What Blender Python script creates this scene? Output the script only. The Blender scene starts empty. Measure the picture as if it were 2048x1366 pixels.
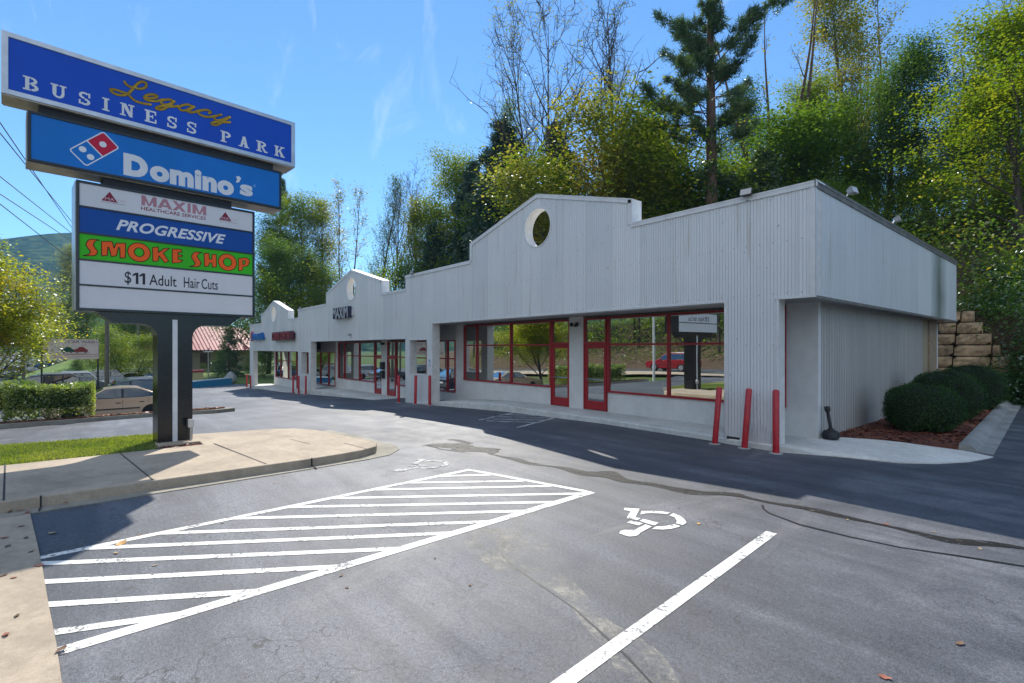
import bpy, bmesh, math, random
import numpy as np
from math import radians as R, sin, cos, pi
from mathutils import Vector, Matrix
from mathutils.geometry import tessellate_polygon

SC = bpy.context.scene
COL = SC.collection

# ---------------------------------------------------------------- camera, sky, sun, exposure
CAM_H = 2.1
cam_d = bpy.data.cameras.new("camera"); cam = bpy.data.objects.new("camera", cam_d); COL.objects.link(cam)
cam.location = (0, 0, CAM_H)
cam.rotation_euler = (R(90), 0, math.asin(.7664))
cam_d.sensor_width = 36; cam_d.lens = 995 / 2048 * 36; cam_d.shift_y = 13 / 2048
cam_d.clip_start = .05; cam_d.clip_end = 6000
SC.camera = cam

SUN_DIR = Vector((-.605, .372, .704)).normalized()
SUN_EL = math.asin(SUN_DIR.z)
SUN_ROT = math.atan2(SUN_DIR.x, SUN_DIR.y)
SUN_STRENGTH = 4.8
SKY_STRENGTH = .13
EXPOSURE = 0.5
HAZE = 0.00024

world = bpy.data.worlds.new("World"); SC.world = world; world.use_nodes = True
wt = world.node_tree; bg = wt.nodes["Background"]
sky = wt.nodes.new("ShaderNodeTexSky"); sky.sky_type = 'NISHITA'; sky.sun_disc = False
sky.sun_elevation = SUN_EL; sky.sun_rotation = SUN_ROT
sky.altitude = 700; sky.air_density = 1.0; sky.dust_density = .02; sky.ozone_density = 1.7
# thin cirrus wisps in the sky
tc = wt.nodes.new("ShaderNodeTexCoord"); mp = wt.nodes.new("ShaderNodeMapping")
mp.inputs['Rotation'].default_value = (0.2, 0.5, .9); mp.inputs['Scale'].default_value = (2.2, 9.0, 5.0)
nz = wt.nodes.new("ShaderNodeTexNoise"); nz.inputs['Scale'].default_value = 1.6; nz.inputs['Detail'].default_value = 9; nz.inputs['Roughness'].default_value = .62
nz.inputs['Distortion'].default_value = .9
rp = wt.nodes.new("ShaderNodeValToRGB"); rp.color_ramp.elements[0].position = .58; rp.color_ramp.elements[1].position = .84
rp.color_ramp.elements[1].color = (.24, .24, .24, 1)
mx = wt.nodes.new("ShaderNodeMix"); mx.data_type = 'RGBA'; mx.inputs[7].default_value = (7.5, 7.8, 8.2, 1)
wt.links.new(tc.outputs['Generated'], mp.inputs['Vector']); wt.links.new(mp.outputs[0], nz.inputs['Vector'])
wt.links.new(nz.outputs[0], rp.inputs[0]); wt.links.new(rp.outputs[0], mx.inputs[0])
# bright cloud added in unseen sky away from the sun to fill shaded fronts
def wm(op, a, b=0., c_=0.):
    m = wt.nodes.new("ShaderNodeMath"); m.operation = op; m.use_clamp = op == 'MULTIPLY' and False
    for i, s in enumerate((a, b, c_)):
        if hasattr(s, 'is_output'): wt.links.new(s, m.inputs[i])
        else: m.inputs[i].default_value = s
    return m.outputs[0]
dt = wt.nodes.new("ShaderNodeVectorMath"); dt.operation = 'DOT_PRODUCT'; dt.inputs[1].default_value = Vector((.52, -.72, .40)).normalized()
wt.links.new(tc.outputs['Generated'], dt.inputs[0])
mr = wt.nodes.new("ShaderNodeMapRange"); mr.interpolation_type = 'SMOOTHSTEP'; mr.inputs['From Min'].default_value = .0; mr.inputs['From Max'].default_value = .55
wt.links.new(dt.outputs['Value'], mr.inputs['Value'])
cm_ = wt.nodes.new("ShaderNodeMapping"); cm_.inputs['Scale'].default_value = (1.6, 1.6, 3.2); wt.links.new(tc.outputs['Generated'], cm_.inputs['Vector'])
cn = wt.nodes.new("ShaderNodeTexNoise"); cn.inputs['Scale'].default_value = 1.7; cn.inputs['Detail'].default_value = 8; cn.inputs['Roughness'].default_value = .55; wt.links.new(cm_.outputs[0], cn.inputs['Vector'])
cl = wm('MULTIPLY', wm('SUBTRACT', cn.outputs[0], wm('MULTIPLY_ADD', mr.outputs[0], -.28, .66)), 6.)
cl = wm('MULTIPLY', wm('MINIMUM', wm('MAXIMUM', cl, 0.), 1.), mr.outputs[0])
mx2 = wt.nodes.new("ShaderNodeMix"); mx2.data_type = 'RGBA'; mx2.inputs[7].default_value = (6.4, 6.8, 7.3, 1)
wt.links.new(cl, mx2.inputs[0]); wt.links.new(mx.outputs[2], mx2.inputs[6])
tint = wt.nodes.new("ShaderNodeMix"); tint.data_type = 'RGBA'; tint.blend_type = 'MULTIPLY'; tint.inputs[0].default_value = 1; tint.inputs[7].default_value = (.62, .90, 1.10, 1)
wt.links.new(sky.outputs[0], tint.inputs[6]); wt.links.new(tint.outputs[2], mx.inputs[6]); wt.links.new(mx2.outputs[2], bg.inputs[0])
bg.inputs[1].default_value = SKY_STRENGTH

sun_d = bpy.data.lights.new("sun", 'SUN'); sun = bpy.data.objects.new("sun", sun_d); COL.objects.link(sun)
sun_d.energy = SUN_STRENGTH; sun_d.angle = R(.5); sun_d.color = (1, .95, .86)
sun.rotation_euler = SUN_DIR.to_track_quat('Z', 'Y').to_euler(); sun.location = (0, 0, 60)

SC.view_settings.view_transform = 'Standard'; SC.view_settings.look = 'None'
SC.view_settings.gamma = 1; SC.view_settings.exposure = EXPOSURE
SC.cycles.max_bounces = 8; SC.cycles.transparent_max_bounces = 16; SC.cycles.volume_bounces = 0

# ---------------------------------------------------------------- small helpers
rng = random.Random(7)
WL = {}                                     # world location of every parent

def ss(a, b, x):
    t = min(1, max(0, (x - a) / (b - a))); return t * t * (3 - 2 * t)
_HX = [-400, -80, -60, -48, -40, -32.8, -25, -17.7, -13, -9, -5, 400]
_HZ = [-2.4, -2.2, -1.75, -1.42, -1.17, -.88, -.54, -.23, -.09, -.01, 0, 0]
_SX = [-600, -200, -95, -60, -26, -14, 400]; _SZ = [-2.2, -2.5, -2.1, -1.2, -.05, 0, 0]
def lot_z(x, y):
    z = float(np.interp(x, _HX, _HZ))
    z -= .36 * ss(-22, -28, x) * ss(8, 2, y) * ss(-46, -40, x)
    k = ss(-8, -12.5, y)
    return z * (1 - k) + float(np.interp(x, _SX, _SZ)) * k
def hill_y0(x):
    return 27.0 + max(0, (-34 - x)) * .5 + max(0, x + 1) * .22
def terrain(x, y):
    z = lot_z(x, y)
    y0 = hill_y0(x)
    if y > y0:
        d = y - y0
        wall = 3.1 * ss(0, .5, d) if -24 < x < -1.6 else 2.6 * ss(0, 3.6, d)
        up = .42 * d if d < 20 else 8.4 + .2 * (d - 20) if d < 60 else 16.4
        z += wall + up * ss(-150, -70, x)
        z += .35 * sin(x * .55 + y * .3) * ss(1, 6, d)
    if y < -24:
        d = -24 - y
        z += (.5 * min(d, 13) + .12 * max(0, d - 13)) * ss(-120, -70, x)
    return z
def at(px, f, z=None):
    r = (px - 1024) / 995 * f
    x = .6424 * r - .7664 * f; y = .7664 * r + .6424 * f
    return x, y
def z_at(py, f): return CAM_H + (696 - py) / 995 * f

class MB:
    def __init__(s): s.v = []; s.f = []; s.m = []; s.cur = 0
    def add(s, vs, fs):
        o = len(s.v); s.v += [tuple(p) for p in vs]
        for f in fs: s.f.append(tuple(i + o for i in f)); s.m.append(s.cur)
    def box(s, x0, x1, y0, y1, z0, z1):
        s.add([(x0,y0,z0),(x1,y0,z0),(x1,y1,z0),(x0,y1,z0),(x0,y0,z1),(x1,y0,z1),(x1,y1,z1),(x0,y1,z1)],
              [(0,3,2,1),(4,5,6,7),(0,1,5,4),(1,2,6,5),(2,3,7,6),(3,0,4,7)]); return s
    def obox(s, c, u, v, w):
        c, u, v, w = map(Vector, (c, u, v, w))
        P = [c + a*u + b*v + d*w for d in (-1,1) for a, b in ((-1,-1),(1,-1),(1,1),(-1,1))]
        s.add(P, [(0,3,2,1),(4,5,6,7),(0,1,5,4),(1,2,6,5),(2,3,7,6),(3,0,4,7)]); return s
    def quad(s, a, b, c, d): s.add([a, b, c, d], [(0,1,2,3)]); return s
    def tube(s, pts, rad, n=8, cap=True):
        pts = [Vector(p) for p in pts]
        if not hasattr(rad, '__len__'): rad = [rad] * len(pts)
        ref = Vector((.31, .17, .93)).normalized(); vs = []
        for i, p in enumerate(pts):
            t = (pts[min(i+1, len(pts)-1)] - pts[max(i-1, 0)])
            t = t.normalized() if t.length > 1e-9 else Vector((0,0,1))
            a = t.cross(ref)
            if a.length < .05: a = t.cross(Vector((1, 0, 0)))
            a.normalize(); b = t.cross(a)
            for k in range(n):
                q = 2*pi*k/n; vs.append(p + (a*cos(q) + b*sin(q)) * rad[i])
        fs = [(i*n+k, i*n+(k+1) % n, (i+1)*n+(k+1) % n, (i+1)*n+k) for i in range(len(pts)-1) for k in range(n)]
        if cap: fs += [tuple(range(n))[::-1], tuple((len(pts)-1)*n+k for k in range(n))]
        s.add(vs, fs); return s
    def lathe(s, prof, c=(0,0,0), n=16, axis='Z'):
        vs = []
        for r_, z in prof:
            for k in range(n):
                q = 2*pi*k/n
                p = (r_*cos(q), r_*sin(q), z) if axis == 'Z' else (r_*cos(q), z, r_*sin(q))
                vs.append((c[0]+p[0], c[1]+p[1], c[2]+p[2]))
        m = len(prof)
        fs = [(i*n+k, i*n+(k+1) % n, (i+1)*n+(k+1) % n, (i+1)*n+k) for i in range(m-1) for k in range(n)]
        fs += [tuple(range(n))[::-1], tuple((m-1)*n+k for k in range(n))]
        s.add(vs, fs); return s
    def prism(s, loops, fn, depth):
        """loops: outer + holes of 2-D points; fn(a, b, d) -> world point; d runs 0..depth"""
        flat = [p for l in loops for p in l]
        tris = tessellate_polygon([[Vector((a, b, 0)) for a, b in l] for l in loops])
        n = len(flat); vs = [fn(a, b, 0) for a, b in flat]
        fs = []
        def area(t):
            (ax, ay), (bx, by), (cx, cy) = (flat[i] for i in t); return (bx-ax)*(cy-ay) - (cx-ax)*(by-ay)
        T = [t if area(t) > 0 else (t[0], t[2], t[1]) for t in tris if abs(area(t)) > 1e-9]
        fs += [tuple(t) for t in T]
        if depth:
            vs += [fn(a, b, depth) for a, b in flat]
            fs += [(t[0]+n, t[2]+n, t[1]+n) for t in T]
            o = 0
            for l in loops:
                k = len(l)
                for i in range(k): fs.append((o+i, o+(i+1) % k, o+(i+1) % k + n, o+i+n))
                o += k
        s.add(vs, fs); return s
    def ribbon(s, pts, w, fn, closed=False):
        """a flat stroke of width w along 2-D points with round joints"""
        P = [Vector(p) for p in pts]
        if closed: P.append(P[0])
        for a, b in zip(P, P[1:]):
            d = b - a
            if d.length < 1e-6: continue
            nrm = Vector((-d.y, d.x)).normalized() * w / 2
            s.add([fn(*(a+nrm)), fn(*(a-nrm)), fn(*(b-nrm)), fn(*(b+nrm))], [(0,1,2,3)])
        return s
    def build(s, name, mats, parent=None, smooth=False, bevel=0, fixn=False):
        me = bpy.data.meshes.new(name)
        o = WL.get(parent.name, Vector()) if parent is not None else Vector()
        V = np.array(s.v, dtype=np.float64).reshape(-1, 3) - np.array(o)
        me.from_pydata(V.tolist(), [], s.f)
        if not isinstance(mats, (list, tuple)): mats = [mats]
        for m in mats: me.materials.append(m)
        if len(mats) > 1: me.polygons.foreach_set('material_index', s.m)
        if fixn:
            bm = bmesh.new(); bm.from_mesh(me); bmesh.ops.recalc_face_normals(bm, faces=bm.faces); bm.to_mesh(me); bm.free()
        me.update()
        if smooth:
            me.polygons.foreach_set('use_smooth', [True]*len(me.polygons))
            if smooth is not True: me.set_sharp_from_angle(angle=R(smooth))
        ob = bpy.data.objects.new(name, me); COL.objects.link(ob)
        if parent is not None: ob.parent = parent
        WL[ob.name] = Vector(o)
        if bevel:
            b = ob.modifiers.new('bevel', 'BEVEL'); b.width = bevel; b.segments = 2; b.limit_method = 'ANGLE'
        return ob

def tag(o, label=None, cat=None, group=None, kind=None):
    if label: o['label'] = label
    if cat: o['category'] = cat
    if group: o['group'] = group
    if kind: o['kind'] = kind
    return o
def thing(name, label, cat, loc=(0,0,0), group=None, rz=0):
    o = bpy.data.objects.new(name, None); COL.objects.link(o); o.location = loc; o.rotation_euler = (0,0,rz)
    o.empty_display_size = .2
    WL[o.name] = Vector(loc) if not rz else Vector()
    return tag(o, label, cat, group)
def local(name, label, cat, group=None):      # an Empty whose parts are built around the origin
    o = bpy.data.objects.new(name, None); COL.objects.link(o); WL[o.name] = Vector()
    return tag(o, label, cat, group)
def dup(root, loc, rz=0, scale=None, label=None):
    def cp(o, par):
        c = o.copy(); COL.objects.link(c); c.parent = par
        for ch in list(o.children): cp(ch, c)
        return c
    r = cp(root, None); r.location = loc; r.rotation_euler = (0, 0, rz)
    if scale: r.scale = scale if hasattr(scale, '__len__') else (scale,)*3
    if label: r['label'] = label
    return r

# ---------------------------------------------------------------- materials
def nt(m): m.use_nodes = True; return m.node_tree, m.node_tree.nodes, m.node_tree.links
def node(t, typ, **kw):
    n = t.nodes.new(typ)
    for k, v in kw.items():
        if k.startswith('i_'):
            n.inputs[k[2:].replace('_', ' ')].default_value = v
        else: setattr(n, k, v)
    return n
def ramp(t, fac, stops):
    r = t.nodes.new("ShaderNodeValToRGB"); e = r.color_ramp.elements
    while len(e) < len(stops): e.new(.5)
    for el, (p, c) in zip(e, stops): el.position = p; el.color = c if len(c) == 4 else (*c, 1)
    t.links.new(fac, r.inputs[0]); return r.outputs[0]
def mixc(t, fac, a, b, mode='MIX'):
    m = t.nodes.new("ShaderNodeMix"); m.data_type = 'RGBA'; m.blend_type = mode
    for i, s in ((0, fac), (6, a), (7, b)):
        if hasattr(s, 'is_output'): t.links.new(s, m.inputs[i])
        elif i == 0: m.inputs[0].default_value = s
        else: m.inputs[i].default_value = s if len(s) == 4 else (*s, 1)
    return m.outputs[2]
def math_(t, op, a, b=0.):
    m = t.nodes.new("ShaderNodeMath"); m.operation = op
    for i, s in ((0, a), (1, b)):
        if hasattr(s, 'is_output'): t.links.new(s, m.inputs[i])
        else: m.inputs[i].default_value = s
    return m.outputs[0]
def noise(t, vec, scale, detail=4, rough=.55, dist=0):
    n = node(t, "ShaderNodeTexNoise"); n.inputs['Scale'].default_value = scale; n.inputs['Detail'].default_value = detail
    n.inputs['Roughness'].default_value = rough; n.inputs['Distortion'].default_value = dist
    if vec is not None: t.links.new(vec, n.inputs['Vector'])
    return n.outputs[0]
def coords(t, scale=None, kind='Object'):
    c = t.nodes.new("ShaderNodeTexCoord").outputs[kind]
    if scale is None: return c
    m = t.nodes.new("ShaderNodeMapping"); m.inputs['Scale'].default_value = scale
    t.links.new(c, m.inputs['Vector']); return m.outputs[0]
def bump(t, h, strength, dist=.01, normal=None):
    b = t.nodes.new("ShaderNodeBump"); b.inputs['Strength'].default_value = strength; b.inputs['Distance'].default_value = dist
    t.links.new(h, b.inputs['Height'])
    if normal is not None: t.links.new(normal, b.inputs['Normal'])
    return b.outputs[0]
def mat(name, col, rough=.5, metal=0., var=.0, vscale=4., bmp=0., bscale=60., spec=.5, coat=0., trans=0., stretch=None):
    m = bpy.data.materials.new(name); t, N, L = nt(m); b = N['Principled BSDF']
    b.inputs['Roughness'].default_value = rough; b.inputs['Metallic'].default_value = metal
    b.inputs['Specular IOR Level'].default_value = spec; b.inputs['Coat Weight'].default_value = coat
    b.inputs['Transmission Weight'].default_value = trans
    b.inputs['Base Color'].default_value = (*col, 1)
    if var:
        n = noise(t, coords(t, stretch), vscale, 6, .65)
        lo = tuple(c*(1-var) for c in col); hi = tuple(min(1, c*(1+var)) for c in col)
        L.new(ramp(t, n, [(.3, lo), (.7, hi)]), b.inputs['Base Color'])
    if bmp: L.new(bump(t, noise(t, coords(t), bscale, 5), bmp), b.inputs['Normal'])
    return m

def asphalt_mat():
    m = bpy.data.materials.new("asphalt"); t, N, L = nt(m); b = N['Principled BSDF']
    c = coords(t)
    big = noise(t, c, .22, 5, .6, .6); mid = noise(t, c, 1.6, 6, .68, .3); fine = noise(t, c, 95, 3, .7)
    streak = noise(t, coords(t, (.25, 2.6, 1)), .9, 5, .6, .4)
    agg = node(t, "ShaderNodeTexVoronoi"); agg.inputs['Scale'].default_value = 120; L.new(c, agg.inputs['Vector'])
    s = math_(t, 'ADD', math_(t, 'MULTIPLY', big, .42), math_(t, 'ADD', math_(t, 'MULTIPLY', mid, .28), math_(t, 'MULTIPLY', streak, .30)))
    col = ramp(t, s, [(.40, (.032, .036, .046)), (.5, (.064, .069, .083)), (.60, (.126, .131, .148))])
    col = mixc(t, .75, col, ramp(t, fine, [(.3, (.30, .30, .31)), (.5, (1, 1, 1)), (.7, (1.8, 1.8, 1.8))]), 'MULTIPLY')
    col = mixc(t, .35, col, ramp(t, agg.outputs['Color'], [(.2, (.6, .6, .6)), (.8, (1.5, 1.5, 1.5))]), 'MULTIPLY')
    gr = noise(t, c, 30, 4, .8)
    col = mixc(t, .8, col, ramp(t, gr, [(.34, (.55, .55, .55)), (.5, (1, 1, 1)), (.66, (1.5, 1.5, 1.5))]), 'MULTIPLY')
    drip = node(t, "ShaderNodeTexVoronoi"); drip.inputs['Scale'].default_value = 1.1; drip.inputs['Randomness'].default_value = 1; L.new(c, drip.inputs['Vector'])
    col = mixc(t, ramp(t, math_(t, 'ADD', drip.outputs['Distance'], math_(t, 'MULTIPLY', gr, .05)), [(.045, (.75, .75, .75)), (.085, (0, 0, 0))]), col, (.035, .033, .032))
    tyre = noise(t, coords(t, (3.2, .16, 1)), 1.1, 3, .5, .5)
    col = mixc(t, ramp(t, tyre, [(.62, (0, 0, 0)), (.72, (.35, .35, .35))]), col, (.06, .06, .064))
    # cracks: a warped cell pattern that only opens in worn patches
    warp = node(t, "ShaderNodeTexNoise"); warp.inputs['Scale'].default_value = 3.2; warp.inputs['Detail'].default_value = 5; L.new(c, warp.inputs['Vector'])
    va = node(t, "ShaderNodeVectorMath", operation='MULTIPLY_ADD'); va.inputs[1].default_value = (.5, .5, .5)
    L.new(warp.outputs['Color'], va.inputs[0]); L.new(c, va.inputs[2])
    patch = noise(t, c, .33, 3, .5)
    for sc, wdt, lo, hi in ((2.6, .013, .40, .56), (6.5, .022, .44, .6), (.42, .0035, .3, .5)):
        v = node(t, "ShaderNodeTexVoronoi", feature='DISTANCE_TO_EDGE'); v.inputs['Scale'].default_value = sc; L.new(va.outputs[0], v.inputs['Vector'])
        line = ramp(t, v.outputs['Distance'], [(0, (1, 1, 1)), (wdt, (0, 0, 0))])
        brk = ramp(t, noise(t, c, sc*1.3, 3), [(.45, (0, 0, 0)), (.58, (1, 1, 1))])
        msk = math_(t, 'MULTIPLY', ramp(t, patch, [(lo, (0, 0, 0)), (hi, (1, 1, 1))]), brk)
        col = mixc(t, math_(t, 'MULTIPLY', math_(t, 'MULTIPLY', line, msk), .95), col, (.014, .014, .015))
    # pale silt washed along a shallow dip
    silt = noise(t, coords(t, (.6, .18, 1)), .9, 6, .7, .8)
    col = mixc(t, math_(t, 'MULTIPLY', ramp(t, silt, [(.60, (0, 0, 0)), (.74, (1, 1, 1))]), .38), col, (.27, .25, .215))
    L.new(col, b.inputs['Base Color'])
    L.new(ramp(t, mid, [(.3, (.50,)*3), (.7, (.72,)*3)]), b.inputs['Roughness'])
    b.inputs['Specular IOR Level'].default_value = .55
    L.new(bump(t, fine, .5, .006, bump(t, gr, .5, .012)), b.inputs['Normal'])
    return m
def concrete_mat(name, col, stain=.35):
    m = bpy.data.materials.new(name); t, N, L = nt(m); b = N['Principled BSDF']; c = coords(t)
    n1 = noise(t, c, .8, 7, .68, .5); n2 = noise(t, c, 9, 6, .7); n3 = noise(t, c, 150, 2)
    k = ramp(t, n1, [(.3, tuple(x*(1-stain) for x in col)), (.55, col), (.75, tuple(x*1.12 for x in col))])
    k = mixc(t, .6, k, ramp(t, n2, [(.3, (.7, .68, .64)), (.7, (1.1, 1.1, 1.1))]), 'MULTIPLY')
    k = mixc(t, .6, k, ramp(t, n3, [(.3, (.7, .7, .7)), (.7, (1.25, 1.25, 1.25))]), 'MULTIPLY')
    L.new(k, b.inputs['Base Color']); b.inputs['Roughness'].default_value = .85
    L.new(bump(t, n3, .35, .004, bump(t, n2, .2, .01)), b.inputs['Normal']); return m
def corrugated_mat(name, col, axis, period, depth, streak=.18, rough=.42, green_band=None):
    m = bpy.data.materials.new(name); t, N, L = nt(m); b = N['Principled BSDF']; c = coords(t)
    w = node(t, "ShaderNodeTexWave", wave_type='BANDS', bands_direction=axis, wave_profile='SIN')
    w.inputs['Scale'].default_value = .31416/period; L.new(c, w.inputs['Vector'])
    st = noise(t, coords(t, (5, 5, .22) if axis != 'Z' else (1, 1, 1)), .8, 6, .7)
    bl = noise(t, c, .35, 5, .6)
    k = ramp(t, st, [(.28, tuple(x*(1-streak) for x in col)), (.6, col)])
    k = mixc(t, .5, k, ramp(t, bl, [(.3, (.82, .84, .84)), (.7, (1.06, 1.05, 1.03))]), 'MULTIPLY')
    spk = noise(t, coords(t, (1, 1, 1)), 13, 2, .4)
    k = mixc(t, ramp(t, spk, [(.74, (0, 0, 0)), (.77, (.6, .6, .6))]), k, (.25, .24, .22))
    sxyz = node(t, "ShaderNodeSeparateXYZ"); L.new(c, sxyz.inputs[0]); ax = sxyz.outputs['XYZ'.index(axis)]; zz = sxyz.outputs['Z']
    pan = math_(t, 'FLOOR', math_(t, 'DIVIDE', ax, .92)); wn = node(t, "ShaderNodeTexWhiteNoise", noise_dimensions='1D'); L.new(pan, wn.inputs['W'])
    k = mixc(t, 1, k, ramp(t, wn.outputs['Value'], [(0, (.92, .925, .93)), (1, (1.03, 1.025, 1.02))]), 'MULTIPLY')
    fr = math_(t, 'FRACT', math_(t, 'DIVIDE', ax, .92)); k = mixc(t, ramp(t, fr, [(.0, (.6, .6, .6)), (.02, (0, 0, 0))]), k, (.22, .22, .22))
    fs = math_(t, 'FRACT', math_(t, 'DIVIDE', ax, period*4)); fz = math_(t, 'FRACT', math_(t, 'DIVIDE', math_(t, 'ADD', zz, .07), 1.05))
    dot = math_(t, 'MULTIPLY', math_(t, 'LESS_THAN', math_(t, 'ABSOLUTE', math_(t, 'SUBTRACT', fs, .5)), .045), math_(t, 'LESS_THAN', math_(t, 'ABSOLUTE', math_(t, 'SUBTRACT', fz, .5)), .012))
    k = mixc(t, math_(t, 'MULTIPLY', dot, .55), k, (.20, .19, .18))
    dr = noise(t, coords(t, (7, 7, .35)), 1.0, 4, .6); k = mixc(t, ramp(t, dr, [(.60, (0, 0, 0)), (.78, (.55, .55, .55))]), k, (.36, .28, .19))
    if green_band:  # soft dark green band centred at this position
        g_ = math_(t, 'ADD', math_(t, 'ABSOLUTE', math_(t, 'SUBTRACT', ax, green_band)), math_(t, 'MULTIPLY', noise(t, c, .8, 4), 1.2))
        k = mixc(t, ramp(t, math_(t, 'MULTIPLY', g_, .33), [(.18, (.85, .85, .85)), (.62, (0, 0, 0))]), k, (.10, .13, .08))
    L.new(k, b.inputs['Base Color']); b.inputs['Roughness'].default_value = rough
    b.inputs['Specular IOR Level'].default_value = .5
    L.new(bump(t, w.outputs['Fac'], 1, depth), b.inputs['Normal']); return m
def glass_mat(name, tint=.30, lo=.42, hi=.95):
    m = bpy.data.materials.new(name); t, N, L = nt(m); N.remove(N['Principled BSDF'])
    g = node(t, "ShaderNodeBsdfGlossy"); g.inputs['Roughness'].default_value = 0; g.inputs['Color'].default_value = (.86, .9, .88, 1)
    wv = noise(t, coords(t), .9, 1, .3); L.new(bump(t, wv, .05, .02), g.inputs['Normal'])
    tr = node(t, "ShaderNodeBsdfTransparent"); tr.inputs['Color'].default_value = (tint, tint*1.05, tint*1.03, 1)
    lw = node(t, "ShaderNodeLayerWeight"); lw.inputs['Blend'].default_value = .35
    fac = math_(t, 'MULTIPLY_ADD', lw.outputs['Fresnel'], hi-lo); fac.node.inputs[2].default_value = lo
    mx = node(t, "ShaderNodeMixShader"); L.new(fac, mx.inputs[0]); L.new(tr.outputs[0], mx.inputs[1]); L.new(g.outputs[0], mx.inputs[2])
    L.new(mx.outputs[0], N['Material Output'].inputs[0]); return m
def leaf_mat(name, cols, transl=.45, gloss=.06):
    m = bpy.data.materials.new(name); t, N, L = nt(m); N.remove(N['Principled BSDF'])
    gi = node(t, "ShaderNodeNewGeometry"); n = len(cols)
    clump = noise(t, coords(t), .9, 3, .6)
    key = math_(t, 'ADD', math_(t, 'MULTIPLY', gi.outputs['Random Per Island'], .20), math_(t, 'MULTIPLY', math_(t, 'SUBTRACT', clump, .29), 1.8))
    col = ramp(t, key, [(i/(n-1) if n > 1 else 0, c) for i, c in enumerate(cols)])
    big = noise(t, coords(t), .55, 3)
    col = mixc(t, .7, col, ramp(t, big, [(.35, (.72, .78, .8)), (.65, (1.25, 1.18, 1.0))]), 'MULTIPLY')
    d = node(t, "ShaderNodeBsdfDiffuse"); L.new(col, d.inputs[0])
    tr = node(t, "ShaderNodeBsdfTranslucent"); L.new(mixc(t, 1., col, (1.75, 1.7, .8), 'MULTIPLY'), tr.inputs[0])
    g = node(t, "ShaderNodeBsdfGlossy"); g.inputs['Roughness'].default_value = .38; g.inputs['Color'].default_value = (.9, .95, 1, 1)
    a = node(t, "ShaderNodeMixShader"); a.inputs[0].default_value = transl; L.new(d.outputs[0], a.inputs[1]); L.new(tr.outputs[0], a.inputs[2])
    bb = node(t, "ShaderNodeMixShader"); bb.inputs[0].default_value = gloss; L.new(a.outputs[0], bb.inputs[1]); L.new(g.outputs[0], bb.inputs[2])
    L.new(bb.outputs[0], N['Material Output'].inputs[0]); return m

M = {}
M['asphalt'] = asphalt_mat()
M['paint_line'] = None
def paint_mat(name, col, wear):
    m = bpy.data.materials.new(name); t, N, L = nt(m); b = N['Principled BSDF']; c = coords(t)
    n = noise(t, c, 26, 5, .7); n2 = noise(t, c, 3.1, 4, .6)
    k = mixc(t, ramp(t, math_(t, 'ADD', math_(t, 'MULTIPLY', n, .6), math_(t, 'MULTIPLY', n2, .4)), [(wear, (0, 0, 0)), (wear+.06, (1, 1, 1))]), (.16, .16, .17), col)
    k = mixc(t, .5, k, ramp(t, n, [(.3, (.86, .86, .84)), (.7, (1.04, 1.04, 1.04))]), 'MULTIPLY')
    L.new(k, b.inputs['Base Color']); b.inputs['Roughness'].default_value = .7; L.new(bump(t, n, .3, .004), b.inputs['Normal']); return m
M['paint_line'] = paint_mat("road_paint", (.74, .725, .67), .41)
M['paint_faint'] = paint_mat("worn_road_paint", (.62, .63, .64), .46)
M['paint_old'] = paint_mat("faded_road_paint", (.5, .5, .49), .47)
M['concrete'] = concrete_mat("concrete", (.45, .365, .27))
M['concrete_grey'] = concrete_mat("grey_concrete", (.40, .40, .38), .3)
M['kerb'] = concrete_mat("kerb_concrete", (.33, .30, .24), .4)
M['joint'] = mat("joint", (.03, .03, .03), .9)
M['tar'] = mat("tar", (.012, .012, .014), .35, var=.4, vscale=9)
def wet_mat():
    m = mat("wet_grit", (.010, .009, .008), .5, var=.7, vscale=22, bmp=1., bscale=55, spec=.25); t, N, L = nt(m); b = N['Principled BSDF']
    g = math_(t, 'ADD', math_(t, 'MULTIPLY', noise(t, coords(t), 7, 5, .75), .6), math_(t, 'MULTIPLY', noise(t, coords(t), 48, 3, .8), .4))
    L.new(ramp(t, g, [(.44, (0, 0, 0)), (.46, (1, 1, 1))]), b.inputs['Alpha']); return m
M['wet'] = wet_mat()
M['facade'] = corrugated_mat("corrugated_white_metal", (.77, .785, .79), 'X', .068, .015, streak=.05)
M['fascia_side'] = corrugated_mat("corrugated_side_metal", (.75, .775, .775), 'Y', .068, .015, streak=.07, green_band=4.8)
M['siding'] = corrugated_mat("ribbed_siding", (.52, .50, .46), 'Y', .17, .022)
M['siding_x'] = corrugated_mat("ribbed_siding_front", (.48, .47, .45), 'X', .15, .03)
M['metal_white'] = mat("painted_metal", (.66, .67, .67), .38, var=.12, vscale=3)
M['metal_inner'] = mat("painted_liner", (.68, .66, .62), .55, var=.12, vscale=5)
M['stucco'] = mat("painted_stucco", (.66, .66, .64), .85, var=.10, vscale=2.2, bmp=.25, bscale=70)
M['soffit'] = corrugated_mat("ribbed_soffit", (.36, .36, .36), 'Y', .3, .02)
M['red'] = mat("red_paint", (.34, .015, .022), .38, var=.15, vscale=6)
M['red_bollard'] = mat("bollard_red_paint", (.42, .012, .022), .34, var=.25, vscale=9, bmp=.12, bscale=30)
def bollard_paint():
    m = M['red_bollard']; t, N, L = nt(m); b = N['Principled BSDF']; src = b.inputs['Base Color'].links[0].from_socket
    n = noise(t, coords(t), 14, 6, .75); sc_ = noise(t, coords(t, (9, 9, 1.2)), 4, 4, .7)
    k = mixc(t, ramp(t, n, [(.63, (0, 0, 0)), (.67, (1, 1, 1))]), src, (.10, .045, .03)); k = mixc(t, ramp(t, sc_, [(.62, (0, 0, 0)), (.72, (.6, .6, .6))]), k, (.5, .22, .2))
    L.new(k, b.inputs['Base Color'])
bollard_paint()
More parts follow.
